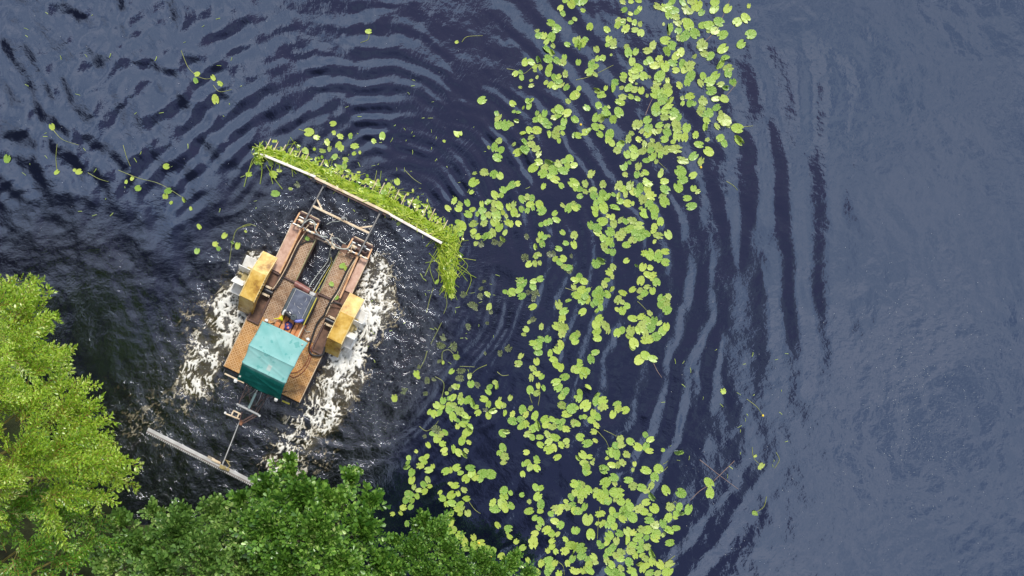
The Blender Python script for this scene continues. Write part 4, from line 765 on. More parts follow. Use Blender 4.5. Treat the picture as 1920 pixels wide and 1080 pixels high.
for a in """14 298 17g;98 238 13y;107 323 12y;148 322 14g;140 319 8y;370 139 12g;367 151 12g;400 146 13y;413 157 14g;404 186 19y;312 312 13g;315 358 16g;310 369 14y;259 353 13g;248 335 9y;237 341 8y;346 374 12g;321 380 8y;358 391 8y;374 425 12y;421 442 13y;404 458 13g;410 466 9g;446 461 14y;437 454 8g;370 471 12g;461 434 6y;580 248 20g;625 232 13y;627 250 9y;638 256 15y;657 256 10g;717 255 16g;701 265 12y;691 59 13y;594 258 14y;614 267 16g;635 272 15g;640 278 14y;665 274 18g;628 294 13g;573 283 15g;574 295 11y;664 288 9g;675 286 8g;648 299 14o;646 312 13g;636 314 12g;657 253 9y;626 248 8g;618 279 13o;605 283 14o;745 341 14g;710 345 8g;729 348 12y;720 361 14g;748 419 10g;467 327 14g;508 306 12g;513 327 16g;524 320 11y;517 363 17g;482 303 13g;545 354 9o;559 346 14m;1415 962 6g;1416 855 7y""".split(';'):
    x, y, s = a.split(); pads.append((float(x), float(y), float(s[:-1]), s[-1]))

_r = random.Random(77)
for k in range(28):     # leaves between boat and patch, murk of overlying water painted into their colour
    cx_, cy_, w_ = _r.choice(((880, 575, 45), (860, 690, 40), (770, 720, 30), (900, 640, 50), (1000, 480, 40), (790, 800, 30)))
    pads.append((_r.gauss(cx_, w_), _r.gauss(cy_, w_*.7), _r.uniform(8, 20), 'm'))
def pad_shape(kind, r):
    """heart-shaped floating leaf of unit length, notch at -y"""
    n = 30; L = []; W_ = r.uniform(.62, .78); nd_ = r.uniform(.10, .20); lop = r.uniform(-.05, .05)
    for i in range(n):
        t = 2*math.pi*(i+.5)/n; a = t - math.pi/2           # start at the notch
        x = math.cos(a)*W_/2*(1 + .10*math.sin(-a)); y = math.sin(a)*.5
        y -= .05*(1-abs(math.cos(a))) if a > 0 else 0
        dn = min(t, 2*math.pi-t)
        f = 1 - .62*math.exp(-(dn/nd_)**2)
        if kind in 'o': f *= 1 - max(0, .34*math.sin(t*r.choice((5,6,7)) + r.uniform(0,6)) - .14) - r.uniform(0, .13)
        elif r.random() < .06: f *= r.uniform(.8, .95)
        x = x*f + lop*y; y = y*f if y > 0 else -.5*abs(math.sin(a))*f
        L.append((x, y))
    cx, cy = 0, -.16; vs = []; tint = []; vein = []
    for k, q in enumerate((0.06, .34, .68, .93, 1.0)):
        for i, (x, y) in enumerate(L):
            z = .022*q*q + (.014*math.sin(i*1.25+r.uniform(-.2,.2))*q*q if k > 2 else 0)
            if kind == 'f' and x*1.0 > 0.02: z += (x*1.7)**1.0*1.15*.55; xx = x*.35
            else: xx = x
            vs.append((cx+(xx-cx)*q, cy+(y-cy)*q, z)); vein.append((1 if (i % 3 == 0 and .1 < q < .95) else 0) if q < 1 else .7); tint.append(0)
    fs = [tuple(range(n))]
    for k in range(4):
        for i in range(n): fs.append((k*n+i, k*n+(i+1)%n, (k+1)*n+(i+1)%n, (k+1)*n+i))
    mid = n//2
    return vs, fs, vein
rp = random.Random(3); PT = {}
for kd, cnt in (('g', 9), ('y', 4), ('o', 7), ('f', 3), ('m', 3)):
    PT[kd] = []
    for q in range(cnt):
        vs, fs, vein = pad_shape({'y': 'g', 'm': 'o'}.get(kd, kd) if not (kd == 'y' and q > 1) else 'o', rp)
        me = bpy.data.meshes.new('lily_pad'); me.from_pydata(vs, [], fs); me.update()
        a = me.attributes.new('vein', 'FLOAT', 'POINT'); a.data.foreach_set('value', np.array(vein, dtype=np.float32))
        a = me.attributes.new('tint', 'FLOAT', 'POINT'); a.data.foreach_set('value', np.zeros(len(vs), dtype=np.float32))
        me.materials.append({'g': M_pad_g, 'y': M_pad_y, 'o': M_pad_o, 'f': M_pad_g, 'm': M_pad_m}[kd])
        me.polygons.foreach_set('use_smooth', [True]*len(me.polygons)); PT[kd].append((me, np.array(vs), fs, vein))
def zone(x, y):
    if x < 700 and y < 320 and x > 560: return 'beyond the heap of cut weed'
    if x < 470: return 'on the dark water left of the boat'
    if x < 620: return 'beside the left end of the rake'
    if x < 780: return 'at the right half of the rake' if y < 500 else 'by the white wash right of boat'
    if y > 850 and x < 920: return 'at the edge of the dark green bush'
    if x < 960 and y > 650: return 'in the left arm of the lower patch'
    if x < 960 and 430 < y <= 650: return 'on the muddy water right of the boat'
    if x < 960: return 'in the small patch right of the rake'
    if x > 1340 and y > 400: return 'on open water right of the patch'
    rows = ((80, 'topmost part'), (150, 'upper end'), (216, 'upper part'), (290, 'upper bulge'), (360, 'part above the middle'), (432, 'upper middle'), (500, 'middle'), (570, 'middle bend'), (648, 'lower middle'), (756, 'narrow part'), (864, 'lower part'), (930, 'wide lower end'), (1000, 'bottom end'), (1200, 'bottom edge'))
    c = 'left edge' if x < 1040 else 'left side' if x < 1110 else 'middle' if x < 1180 else 'right side' if x < 1260 else 'right edge'
    return next(n for v, n in rows if y < v) + ' of patch, ' + c
KIND = {'g': 'green lily pad', 'y': 'yellowing lily pad', 'o': 'ragged olive lily pad', 'f': 'half folded lily pad', 'm': 'sunken murky lily pad'}
def plabel(i):
    px, py, s, k = pads[i]; sz = 'broad ' if s > 19.5 else 'small ' if s < 14.5 else ''
    nb = ' touching others,' if iso[i] < 12.5 else ' standing clear,' if iso[i] > 19 else ','
    return (sz + KIND[k] + nb + ' ' + zone(px, py)).replace(',,', ',')
XY = np.array([(p[0], p[1]) for p in pads])
iso = [float(np.sort(np.hypot(XY[:, 0]-p[0], XY[:, 1]-p[1]))[1]) for p in pads]
def covered(x, y):      # mostly hidden below the bushes
    return y > 1025 and x < 930 or (y > 980 and x < 860) or (x < 800 and y > 960)
order = sorted(range(len(pads)), key=lambda i: -(pads[i][2] + (8 if iso[i] > 24 else 0) - (40 if pads[i][3] == 'm' else 0) - (50 if covered(*pads[i][:2]) else 0)))
single = set(order[:296])
LAB = {}
for i in single: LAB.setdefault(plabel(i), []).append(i)
FIN = {}
ORD = {2: ('left one', 'right one'), 3: ('leftmost', 'middle one', 'rightmost'), 4: ('leftmost', 'second from left', 'third from left', 'rightmost')}
ORV = {2: ('upper one', 'lower one'), 3: ('uppermost', 'middle one', 'lowest'), 4: ('uppermost', 'second from top', 'third from top', 'lowest')}
for lb, ids in LAB.items():
    if len(ids) == 1: FIN[ids[0]] = lb; continue
    sx_ = max(pads[i][0] for i in ids) - min(pads[i][0] for i in ids); sy_ = max(pads[i][1] for i in ids) - min(pads[i][1] for i in ids); ax = 0 if sx_ >= sy_ else 1
    ids = sorted(ids, key=lambda i: pads[i][ax]); T4 = (ORD, ORV)[ax]
    if len(ids) in T4: names = T4[len(ids)]
    else: names = [T4[4][0], T4[4][1], T4[4][2]] + ['middle one']*0 + [('fourth', 'fifth', 'sixth', 'seventh', 'eighth', 'ninth')[q] + (' from left', ' from top')[ax] for q in range(len(ids)-4)] + [T4[4][3]]
    for i, nme in zip(ids, names): FIN[i] = lb + ', ' + nme
SV, SF, ST_, SVN = {}, {}, {}, {}
rp = random.Random(5)
for i, (px, py, s, k) in enumerate(pads):
    if k == 'g' and rp.random() < (.3 if px < 720 else .06): k = 'y'
    if k == 'g' and rp.random() < .05: k = 'f'
    me, vs, fs, vein = rp.choice(PT[k]); L_ = s/S*1.09; ang = rp.uniform(0, 2*math.pi); p = P(px, py)
    z = hz(p.x, p.y) + (.016 + .0022*(i % 9) if k != 'm' else .008); tilt = .09 if k != 'f' else .12
    eul = (rp.gauss(0, tilt), rp.gauss(0, tilt), ang); wf = rp.uniform(.9, 1.1)
    if i in single:
        o = bpy.data.objects.new('lily_pad', me); col.objects.link(o); o.location = (p.x, p.y, z); o.rotation_euler = eul; o.scale = (L_*wf, L_, L_)
        tag(o, FIN[i], 'lily pad', 'lily pads floating on the lake')
    else:
        from mathutils import Euler
        Mx = Matrix.Translation((p.x, p.y, z)) @ Euler(eul).to_matrix().to_4x4() @ Matrix.Diagonal((L_*wf, L_, L_, 1))
        A_ = np.array(Mx); q = vs @ A_[:3, :3].T + A_[:3, 3]
        key = k; base = len(SV.setdefault(key, [])); SV[key] += q.tolist(); SF.setdefault(key, []).extend([tuple(j+base for j in f) for f in fs])
        ST_.setdefault(key, []).extend([rp.random()]*len(vs)); SVN.setdefault(key, []).extend(vein)
allv, allf, allt, allvn, mi = [], [], [], [], []
mats_ = {'g': 0, 'y': 1, 'o': 2, 'f': 0, 'm': 3}
for k in SV:
    b = len(allv); allv += SV[k]; allf += [tuple(j+b for j in f) for f in SF[k]]; allt += ST_[k]; allvn += SVN[k]; mi += [mats_[k]]*len(SF[k])
me = bpy.data.meshes.new('lily_pads'); me.from_pydata(allv, [], allf); me.update()
for nm, arr in (('vein', allvn), ('tint', allt)):
    a = me.attributes.new(nm, 'FLOAT', 'POINT'); a.data.foreach_set('value', np.array(arr, dtype=np.float32))
for m_ in (M_pad_g, M_pad_y, M_pad_o, M_pad_m): me.materials.append(m_)
me.polygons.foreach_set('material_index', mi); me.polygons.foreach_set('use_smooth', [True]*len(me.polygons))
o = bpy.data.objects.new('small_lily_pads', me); col.objects.link(o)
tag(o, 'smaller lily pads crowded between the larger ones of the patch', 'lily pads', kind='stuff')
# leaves carried up onto the deck
for (x, y, s, rz), lab in zip(((-.73, 2.28, .20, 1.), (.68, 1.98, .22, 2.), (.80, 1.95, .17, .3), (.62, 1.30, .18, 4.), (.95, .98, .17, 5.2)),
    ('green leaf on the left bow plate of the boat', 'larger green leaf on the right bow plate of the boat', 'smaller green leaf beside the larger one on the right bow plate', 'green leaf lying in the middle of the right deck plate', 'curled green leaf lying by the right wheel cover')):
    me = PT['g'][rnd.randrange(9)][0]; o = bpy.data.objects.new('stranded_leaf', me); col.objects.link(o); o.location = bw(x, y, .40); o.rotation_euler = (.15, -.1, rz); o.scale = (s, s*1.1, s)
    tag(o, lab, 'leaf')
# ------------------------------------------------------------ loose stems and buds
def stem(pts, r, m_, lab, deep=False):
    q = []
    for (x, y) in pts:
        p = P(x, y); q.append((p.x, p.y, hz(p.x, p.y) + .012))
    mb = MB().tube(q, r, 5, 6, r*.6); o = mb.build('loose_strand', m_, None, True); tag(o, lab, 'stem'); return o
SL = [([(866,79),(876,69),(905,67)], 'thin pale stem with a bud above the rake, upper middle of the lake'),
 ([(100,244),(118,262),(148,272)], 'curved stem trailing from the yellow pad at the far left'), ([(107,318),(105,295),(108,270)], 'straight upright stem at the far left of the lake'),
 ([(165,324),(185,335),(204,341)], 'stem trailing right from the pair of pads at the far left'), ([(222,319),(260,334),(300,345),(345,372)], 'long stem running through the loose pads left of the rake'),
 ([(340,95),(352,125),(366,140)], 'stem rising from the group of pads at the upper left'), ([(367,142),(385,148),(400,146)], 'short stem between the upper left pads'), ([(400,160),(412,172),(435,168)], 'stem curving right below the upper left pads'),
 ([(231,272),(238,295),(245,312)], 'isolated stem left of the rake'), ([(470,422),(445,430),(436,455),(430,495)], 'hooked stem near the left wheel cover'), ([(455,424),(468,420),(480,424)], 'short arched stem by the left wheel cover'),
 ([(1312,862),(1345,888),(1384,917)], 'long reddish stem crossing another right of the patch'), ([(1377,864),(1345,895),(1337,903)], 'reddish stem above the paired pads on the open water'), ([(1325,912),(1310,922),(1294,938)], 'reddish stem below the paired pads'),
 ([(1410,838),(1413,858),(1424,870)], 'thin stem with a small pad on the right open water'), ([(1437,931),(1432,950),(1418,960)], 'curved stem ending in a small pad, lower right'), ([(1400,748),(1418,762),(1430,778)], 'short pale stem on the right open water'), ([(1362,340),(1375,348),(1383,357)], 'pale fibre on the open water right of the patch'),
 ([(1455,848),(1461,862),(1452,878)], 'small hooked stem on the right open water'),
 ([(813,540),(806,560),(800,586)], 'stem floating below the hanging weed'), ([(828,605),(818,625),(808,645)], 'straight stem on the calm water right of the boat'), ([(835,545),(838,570),(832,588)], 'long stem hanging down from the weed trail'),
 ([(801,658),(796,675),(787,692)], 'stem leading to the yellow pad right of the wash'), ([(829,678),(830,660),(842,656),(852,666)], 'looped stem over a sunken pad'), ([(913,684),(895,692),(884,702)], 'stem joined to an olive pad right of the boat'), ([(862,687),(872,687),(890,688)], 'short straight stem right of the boat'),
 ([(816,706),(832,718),(828,745),(815,775)], 'long stem running down into the lower patch'), ([(1011,725),(1012,742),(1009,760)], 'stem hanging below a ragged pad in the lower patch'), ([(992,730),(994,745),(998,756)], 'short stem beside a ragged pad in the lower patch'), ([(932,697),(942,704),(954,703)], 'small curved stem in the froth specks'),
 ([(950,129),(966,132),(982,138),(998,126)], 'curved stem left of the upper patch'), ([(758,318),(775,335),(790,345)], 'stem ahead of the right half of the rake'), ([(786,799),(800,808),(815,798),(822,789)], 'hooked stem at the left edge of the lower patch'),
 ([(879,940),(890,955),(901,963)], 'stem trailing right below the lower patch'), ([(1060,540),(1090,548),(1110,538)], 'thin stem among pads in the middle of the patch'), ([(1080,150),(1110,142),(1150,122)], 'thin stem across the top of the patch'), ([(1215,290),(1230,300),(1250,318)], 'straight stem on the right side of the patch'),
 ([(1210,216),(1218,196),(1226,180)], 'brown stem standing out in the upper patch'), ([(1322,78),(1345,52),(1368,0)], 'long brown stem at the top right of the patch'), ([(1352,190),(1370,170),(1384,152)], 'brown stem at the right edge of the upper patch'), ([(1393,238),(1402,237),(1412,236)], 'short stem from the outermost pad on the right'),
 ([(1225,680),(1232,695),(1241,708)], 'brown stem below a pad at the right edge of the narrow part'), ([(1195,565),(1205,574),(1212,582)], 'short stem leading to a yellowing pad'), ([(1120,808),(1135,825),(1141,838)], 'thin stem in the lower part of the patch'), ([(1132,806),(1145,812),(1156,818)], 'pale stem in the lower part of the patch'),
 ([(1243,870),(1248,868),(1252,864)], 'short stem at the right edge of the lower patch'), ([(1235,888),(1245,882),(1252,875)], 'double stem at the right edge of the lower patch'), ([(1164,910),(1160,918),(1156,925)], 'thin stem beside a large pad near the bottom'), ([(1265,1042),(1252,1052),(1240,1058)], 'stem near the bottom right of the patch'),
 ([(1048,1054),(1056,1062),(1058,1078)], 'stem at the bottom left of the patch'), ([(1272,948),(1265,940),(1258,950)], 'bent stem between pads near the bottom'), ([(1125,950),(1122,975),(1120,1010)], 'stem between two large pads near the bottom'), ([(560, 242), (571, 246), (577, 248)], 'short stem beside a pad beyond the weed heap'),
 ([(692,62),(690,74),(676,80)], 'curled stem under the brown pad at the top')]
for pts, lab in SL:
    red = 'reddish' in lab or 'brown stem' in lab
    stem(pts, .011 if not red else .012, M_stemred if red else M_stem, lab)
M_bud = surf('bud', [(.3, (.75,.50,.03)), (.7, (.9,.68,.06))], .5, bump=0)
for (x, y), lab in zip(((1089,234),(1314,314),(920,1044),(898,1018),(1430,779)), ('yellow flower bud in the upper left of the patch', 'yellow bud at the tip of a ragged pad at the right', 'yellow bud beside the bottom bush', 'yellow bud between pads at the bottom bush', 'tiny bud on the open water at the right')):
    p = P(x, y); MBB = MB().lathe([(.012, 0), (.034, .015), (.038, .035), (.02, .055), (0, .06)], 9, Matrix.Translation((p.x, p.y, hz(p.x, p.y)+.01))); o = MBB.build('flower_bud', M_bud, None, True); tag(o, lab, 'flower bud')
# ------------------------------------------------------------ the heap of cut weed pushed by the rake, and its trail
def weed():
    r_ = np.random.RandomState(9); vs = []; fs = []; tn = []
    def leaf(c, s, w, nrm, ang, t_):
        n_ = Vector(nrm).normalized(); a = n_.orthogonal().normalized(); a.rotate(Matrix.Rotation(ang, 3, n_)); b = n_.cross(a); c = Vector(c); k = len(vs)
        for (u, v, q) in ((-.5,0,0),(-.25,.42,.06),(.2,.46,.08),(.5,0,.0),(.2,-.46,.08),(-.25,-.42,.06)): vs.append(c + a*u*s + b*v*w + n_*q*s)
        fs.append((k,k+1,k+2,k+3)); fs.append((k,k+3,k+4,k+5)); tn.extend([t_]*6)
    def strand(pts, w, t_):
        pts = catmull([Vector(p) for p in pts], 4); k = len(vs)
        for i, p in enumerate(pts):
            d_ = (pts[min(i+1, len(pts)-1)] - pts[max(i-1, 0)]).normalized(); s_ = d_.cross(Vector((0,0,1)))
            if s_.length < .1: s_ = Vector((1,0,0))
            s_ = s_.normalized()*w; vs.append(p+s_); vs.append(p-s_); vs.append(p+Vector((0,0,w*1.2))); tn.extend([t_]*3)
        for i in range(len(pts)-1):
            a = k+3*i; fs.append((a, a+2, a+5, a+3)); fs.append((a+2, a+1, a+4, a+5))
    def prof(x):       # front edge of the heap, local y, at x along the rake
        return float(np.interp(x, [-3.5,-3.2,-2.6,-2.0,-1.2,-.5,.2,1.0,1.8,2.5,3.1,3.5], [4.15,4.30,4.48,4.55,4.62,4.66,4.74,4.80,4.78,4.66,4.52,4.35]))
    def at(u):         # sample: x along bar, q across 0..1
        x = r_.uniform(-3.34, 3.42); q = r_.beta(1.2, 1.5); y0 = 4.17 if -1.4 < x < 1.3 else 4.15-.03*max(0, abs(x)-2)*2; y1 = y0 + (prof(x)-y0)*(.62 if x > -1 else .78)
        return x, y0 + (y1-y0)*q, q
    for k in range(4600):
        x, y, q = at(0); hgt = .07 + .17*math.sin(math.pi*min(1, q*.9+.12))*(1-.35*abs(x)/3.5); z = r_.uniform(.02, hgt)
        z = hgt*r_.uniform(.55, 1.0) if r_.rand() < .7 else z
        big = r_.rand() < .34
        s = r_.uniform(.17, .29) if big else r_.uniform(.09, .18); w = s*(r_.uniform(.6,.85) if big else r_.uniform(.45,.85))
        p = bw(x, y, z); leaf(p, s, w, (r_.normal(0,.42), r_.normal(0,.42)+.05, 1), r_.uniform(0, 6.28), np.clip(r_.beta(1.6, 1.8)*.8 + (.2 if big else 0) + .25*(z-hgt*.7), 0, 1))
    for k in range(170):
        x, y, q = at(0); a = r_.normal(-.1, .9); l = r_.uniform(.25, .8); hgt = .08+.17*math.sin(math.pi*min(1, q*.9+.1))
        dx, dy = math.cos(a)*l/2, math.sin(a)*l/2
        strand([bw(x-dx, np.clip(y-dy, 4.1, 5), .04+r_.rand()*hgt), bw(x+r_.normal(0,.05), y+r_.normal(0,.04), hgt+.02), bw(x+dx, y+dy, .04+r_.rand()*hgt)], r_.uniform(.006, .013), r_.uniform(.45, 1))
    # loose leaves floating ahead and behind
    for k in range(230):
        x = r_.uniform(-3.2, 3.3); y = prof(x)-.1 + abs(r_.normal(0, .16)); p = bw(x, y, 0); z = hz(p[0], p[1])+.02
        leaf((p[0], p[1], z), r_.uniform(.07,.2), r_.uniform(.05,.12), (r_.normal(0,.1), r_.normal(0,.1), 1), r_.uniform(0,6), r_.uniform(.3,.95))
    for k in range(60):
        x = r_.uniform(-3.3, 3.4); y = prof(x)-.22; a = r_.uniform(.3, 2.6); l = r_.uniform(.25, .75)
        q = [bw(x, y-.1, .12), bw(x+math.cos(a)*l*.5+r_.normal(0,.05), y+math.sin(a)*l*.5, .05), bw(x+math.cos(a+r_.normal(0,.5))*l, y+math.sin(a)*l, .03)]
        strand(q, .006, r_.uniform(.5, 1))
    # trail hanging from the right end of the rake (photo pixels)
    path = [((836, 440), 24, .22), ((842, 462), 21, .22), ((840, 485), 20, .2), ((838, 505), 17, .14), ((843, 525), 9, .08), ((846, 545), 4, .05)]
    for k in range(1150):
        u = r_.rand()**1.3*(len(path)-1.01); i = int(u); f_ = u-i; c = [path[i][0][j]*(1-f_)+path[i+1][0][j]*f_ for j in (0,1)]; w = path[i][1]*(1-f_)+path[i+1][1]*f_; hh = path[i][2]
        ox, oy = r_.normal(0, .42), r_.normal(0, .3); P_ = P(c[0]+ox*w, c[1]+oy*w*.8); z = .03 + hh*r_.rand()*max(.1, 1-abs(ox))
        if r_.rand() < .75: leaf((P_.x, P_.y, z), r_.uniform(.07,.2), r_.uniform(.03,.12), (r_.normal(0,.5), r_.normal(0,.5), 1), r_.uniform(0,6), r_.uniform(.1,1))
        else:
            a = r_.normal(-1.5, .5); l = r_.uniform(.15,.45); strand([(P_.x-math.cos(a)*l, P_.y-math.sin(a)*l, z*.6+.02), (P_.x+r_.normal(0,.05), P_.y, z+.03), (P_.x+math.cos(a)*l, P_.y+math.sin(a)*l, .03)], r_.uniform(.006,.012), r_.uniform(.3,1))
    for k in range(16):   # long whips curling off the trail
        a, b = P(842+r_.normal(0,14), 455+r_.uniform(0,40)), P(842+r_.normal(4,22), 510+r_.uniform(-30,50)); mid = (a+b)/2 + Vector((r_.normal(0,.25), 0, 0))
        strand([(a.x,a.y,.15), (mid.x,mid.y,.06), (b.x,b.y,.03)], .007, r_.uniform(.4,.9))
    for pts in ([(486,290),(468,318),(458,350)], [(484,292),(474,300),(466,325)], [(500,310),(515,335),(530,355)], [(512,312),(508,326),(512,345)], [(489,290),(492,318),(488,345)]):
        strand([(P(x,y).x, P(x,y).y, .10-.03*i) for i, (x, y) in enumerate(pts)], .009, .7)
    for k in range(60):
        P_ = P(489+r_.normal(0,5), 292+r_.normal(0,9)); leaf((P_.x, P_.y, r_.uniform(.05,.3)), r_.uniform(.08,.18), r_.uniform(.03,.1), (r_.normal(0,.5), r_.normal(0,.5), 1), r_.uniform(0,6), r_.uniform(.1,.9))
    me = bpy.data.meshes.new('cut_weed'); me.from_pydata([tuple(v) for v in vs], [], fs); me.update()
    a = me.attributes.new('tint', 'FLOAT', 'POINT'); a.data.foreach_set('value', np.array(tn, dtype=np.float32))
    o = link('cut_weed', me, M_weed); tag(o, 'bright green heap of cut lily leaves and stems piled along the rake', 'cut weed', kind='stuff')
weed()
# bits of cut weed scattered on the water
vs = []; mb = MB()
for k in range(150):
    u = rnd.random()
    if u < .35: x, y = rnd.gauss(760, 90), rnd.gauss(300, 60)
    elif u < .65: x, y = rnd.uniform(20, 480), rnd.uniform(5, 420)
    elif u < .85: x, y = rnd.uniform(690, 960), rnd.uniform(480, 700)
    else: x, y = rnd.uniform(1240, 1480), rnd.uniform(640, 900)
    p = P(x, y); a = rnd.uniform(0, 3.14); l = rnd.uniform(.02, .085); z = hz(p.x, p.y)+.012
    mb.tube([(p.x-math.cos(a)*l, p.y-math.sin(a)*l, z), (p.x+.01, p.y, z+.01), (p.x+math.cos(a)*l, p.y+math.sin(a)*l, z)], rnd.uniform(.005, .010), 5, 2)
o = mb.build('weed_scraps', surf('weed_scrap', [(.3, (.28,.40,.05)), (.7, (.5,.6,.15))], .5, bump=0)); tag(o, 'small scraps of cut stem scattered over the water', 'weed scraps', kind='stuff')
# ------------------------------------------------------------ the bank
def bank():
    a = axis(-22, 12, .35, 420); b = axis(-18, 3, .35, 420); X, Y = np.meshgrid(a, b)
    # signed distance past the shoreline (photo px line through (-60,560)-(200,1000)-(980,1130))
    pxs = 960+X*S; pys = 540-Y*S
    line = np.interp(pxs, [-26000, -400, -60, 60, 160, 330, 560, 760, 960, 1400, 3000, 26000], [200, 520, 640, 790, 930, 1010, 1050, 1085, 1130, 1230, 1500, 3000])
    d = (pys-line)/S
    z = np.clip(d*.22, -.7, 1.1) + (fbm(X, Y, 201, 2.2, 4)-.5)*.35*sstep(d, -.5, 1.5) + .1*sstep(d, 0, 1)
    z = np.where(d < -1.5, -.8, z)
    n_ = len(a); I = (np.arange(len(b)-1)[:, None]*n_ + np.arange(n_-1)[None, :]).ravel()
    F = np.stack([I, I+1, I+n_+1, I+n_], 1)
    me = np_mesh('lake_bank', np.stack([X.ravel(), Y.ravel(), z.ravel()], 1), F, smooth=True)
    m = surf('bank_soil', [(.3, (.018,.016,.008)), (.5, (.04,.05,.015)), (.7, (.06,.09,.02))], .95, scale=1.5, bump=.03)
    o = link('lake_bank', me, m); tag(o, 'dark soil of the wooded lake bank', 'ground', kind='structure')
bank()
# ------------------------------------------------------------ leafy sprays
def tf_many(T, idx, M3, loc, tint_off):
    """T: list of (V, F, tint, k). returns merged V,F,tint"""
    Vs, Fs, Ts = [], [], []; base = 0
    for t_id in range(len(T)):
        sel = np.where(idx == t_id)[0]
        if not len(sel): continue
        V, F, tt = T[t_id]; v = np.einsum('nij,kj->nki', M3[sel], V) + loc[sel][:, None, :]
        n = len(V); f = F[None, :, :] + (np.arange(len(sel))*n)[:, None, None] + base
        Vs.append(v.reshape(-1, 3)); Fs.append(f.reshape(-1, F.shape[1])); Ts.append(np.clip(np.where(tt[None, :] < -1, -9, np.clip(tt[None, :] + tint_off[sel][:, None], .035, 1)), 0, 1).ravel()); base += n*len(sel)
    return np.concatenate(Vs), np.concatenate(Fs), np.concatenate(Ts)
def frame(d, up, roll):
    """rows x,y,z: y along d"""
    d = d/np.linalg.norm(d, axis=1, keepdims=True); x = np.cross(d, up); x /= np.linalg.norm(x, axis=1, keepdims=True)+1e-9; z = np.cross(x, d)
    c, s_ = np.cos(roll)[:, None], np.sin(roll)[:, None]; x2 = x*c + z*s_; z2 = -x*s_ + z*c
    return np.stack([x2, d, z2], 2)
def willow_plume(seed):
    """a shoot of unit length along +y with side shoots, narrow leaves set alternately; first tint<0 marks bark"""
    r_ = np.random.RandomState(seed); V = []; F = []; T = []
    def quad(a, b, w, t_, nz):
        d = b-a; s_ = np.cross(d, nz); s_ = s_/(np.linalg.norm(s_)+1e-9)*w; k = len(V); V.extend([a, a+d*.42+s_, b, a+d*.42-s_]); F.append((k, k+1, k+2, k+3)); T.extend([max(.05, t_) if t_ < 5 else -9]*4)
    up = np.array([0, 0, 1.])
    def shoot(a, d, L, n, ll):
        for i in range(n):
            u = (i+.6)/n; p = a + d*L*u + up*(-.06*u*u*L); side = 1 if i % 2 else -1
            ax = np.cross(d, up); ax /= np.linalg.norm(ax); q = r_.uniform(.3, .75); el = r_.normal(.1, .22)
            dd_ = d*math.cos(q) + ax*side*math.sin(q) + up*el; dd_ /= np.linalg.norm(dd_)
            l = ll*r_.uniform(.75, 1.15)*(1-.35*u); nn = up + np.array([r_.normal(0,.5), r_.normal(0,.5), 0]); quad(p, p+dd_*l, l*.21, np.clip(r_.normal(.5, .24), 0, 1), nn)
        quad(a+d*L*.9, a+d*L*.9+d*ll*.8, ll*.10, .75, up)
    y = np.array([0, 1., 0])
    m = 13
    for i in range(m):
        u = .12+.86*i/m; side = 1 if i % 2 else -1; q = r_.uniform(.55, .95)
        d = np.array([side*math.sin(q), math.cos(q), r_.normal(.18, .25)]); d /= np.linalg.norm(d); L = .27*(1-.5*u)*r_.uniform(.75, 1.3)
        a = np.array([0, u, -.10*u*u]); shoot(a, d, L, 7, .105); quad(a, a+d*L, .008, 9, up)
    shoot(np.array([0, .5, -.03]), y, .5, 12, .105); shoot(np.array([0, .05, 0]), y, .5, 8, .09)
    quad(np.array([0,0,0.]), np.array([0,.55,-.03]), .016, 9, up); quad(np.array([0,.5,-.025]), np.array([0,1.,-.1]), .010, 9, up)
    return np.array(V), np.array(F), np.array(T)
def alder_spray(seed, ll=.30, n=13, fat=.38):
    r_ = np.random.RandomState(seed); V = []; F = []; T = []; up = np.array([0, 0, 1.])
    for i in range(n):
        u = (i+.5)/n; a = i*2.4 + r_.normal(0, .4); p = np.array([0, u*.8, 0]); out_ = np.array([math.cos(a), .35+u*.9, math.sin(a)*.7]); out_ /= np.linalg.norm(out_)
        l = ll*r_.uniform(.7, 1.15); nn = up*.9 + np.array([r_.normal(0,.45), r_.normal(0,.45), 0]) ; d = out_ - nn*np.dot(out_, nn)/np.dot(nn, nn)*.7; d /= np.linalg.norm(d)
        s_ = np.cross(d, nn); s_ /= np.linalg.norm(s_); k = len(V); q = p + out_*.05; nn = nn/np.linalg.norm(nn)
        t_ = np.clip(r_.normal(.45, .22), 0, 1); w = l*fat*r_.uniform(.85,1.15)
        V.extend([q, q+d*l*.4+s_*w*.62+nn*.02*1, q+d*l*.78+s_*w*.85+nn*.025, q+d*l-nn*.01, q+d*l*.78-s_*w*.85+nn*.025, q+d*l*.4-s_*w*.62+nn*.02])
        F.append((k, k+1, k+2, k+3)); F.append((k, k+3, k+4, k+5)); T.extend([t_]*6)
    k = len(V); V.extend([np.array([-.008,0,0]), np.array([.008,0,0]), np.array([.004,.85,0]), np.array([-.004,.85,0])]); F.append((k,k+1,k+2,k+3)); T.extend([.2]*4)
    return np.array(V), np.array(F), np.array(T)
WT = [willow_plume(300+k) for k in range(6)]
AT = [alder_spray(400+k) for k in range(6)]
def limb_mesh(mb, a, b, r0, r1, sag=.5, n=4):
    a = Vector(a); b = Vector(b); pts = [a]
    for i in range(1, n): u = i/n; pts.append(a.lerp(b, u) + Vector((rnd.gauss(0,.08), rnd.gauss(0,.08), sag*math.sin(math.pi*u)*.6)))
    pts.append(b); mb.tube(pts, r0, 7, 3, r1); return catmull([Vector(p) for p in pts], 3)
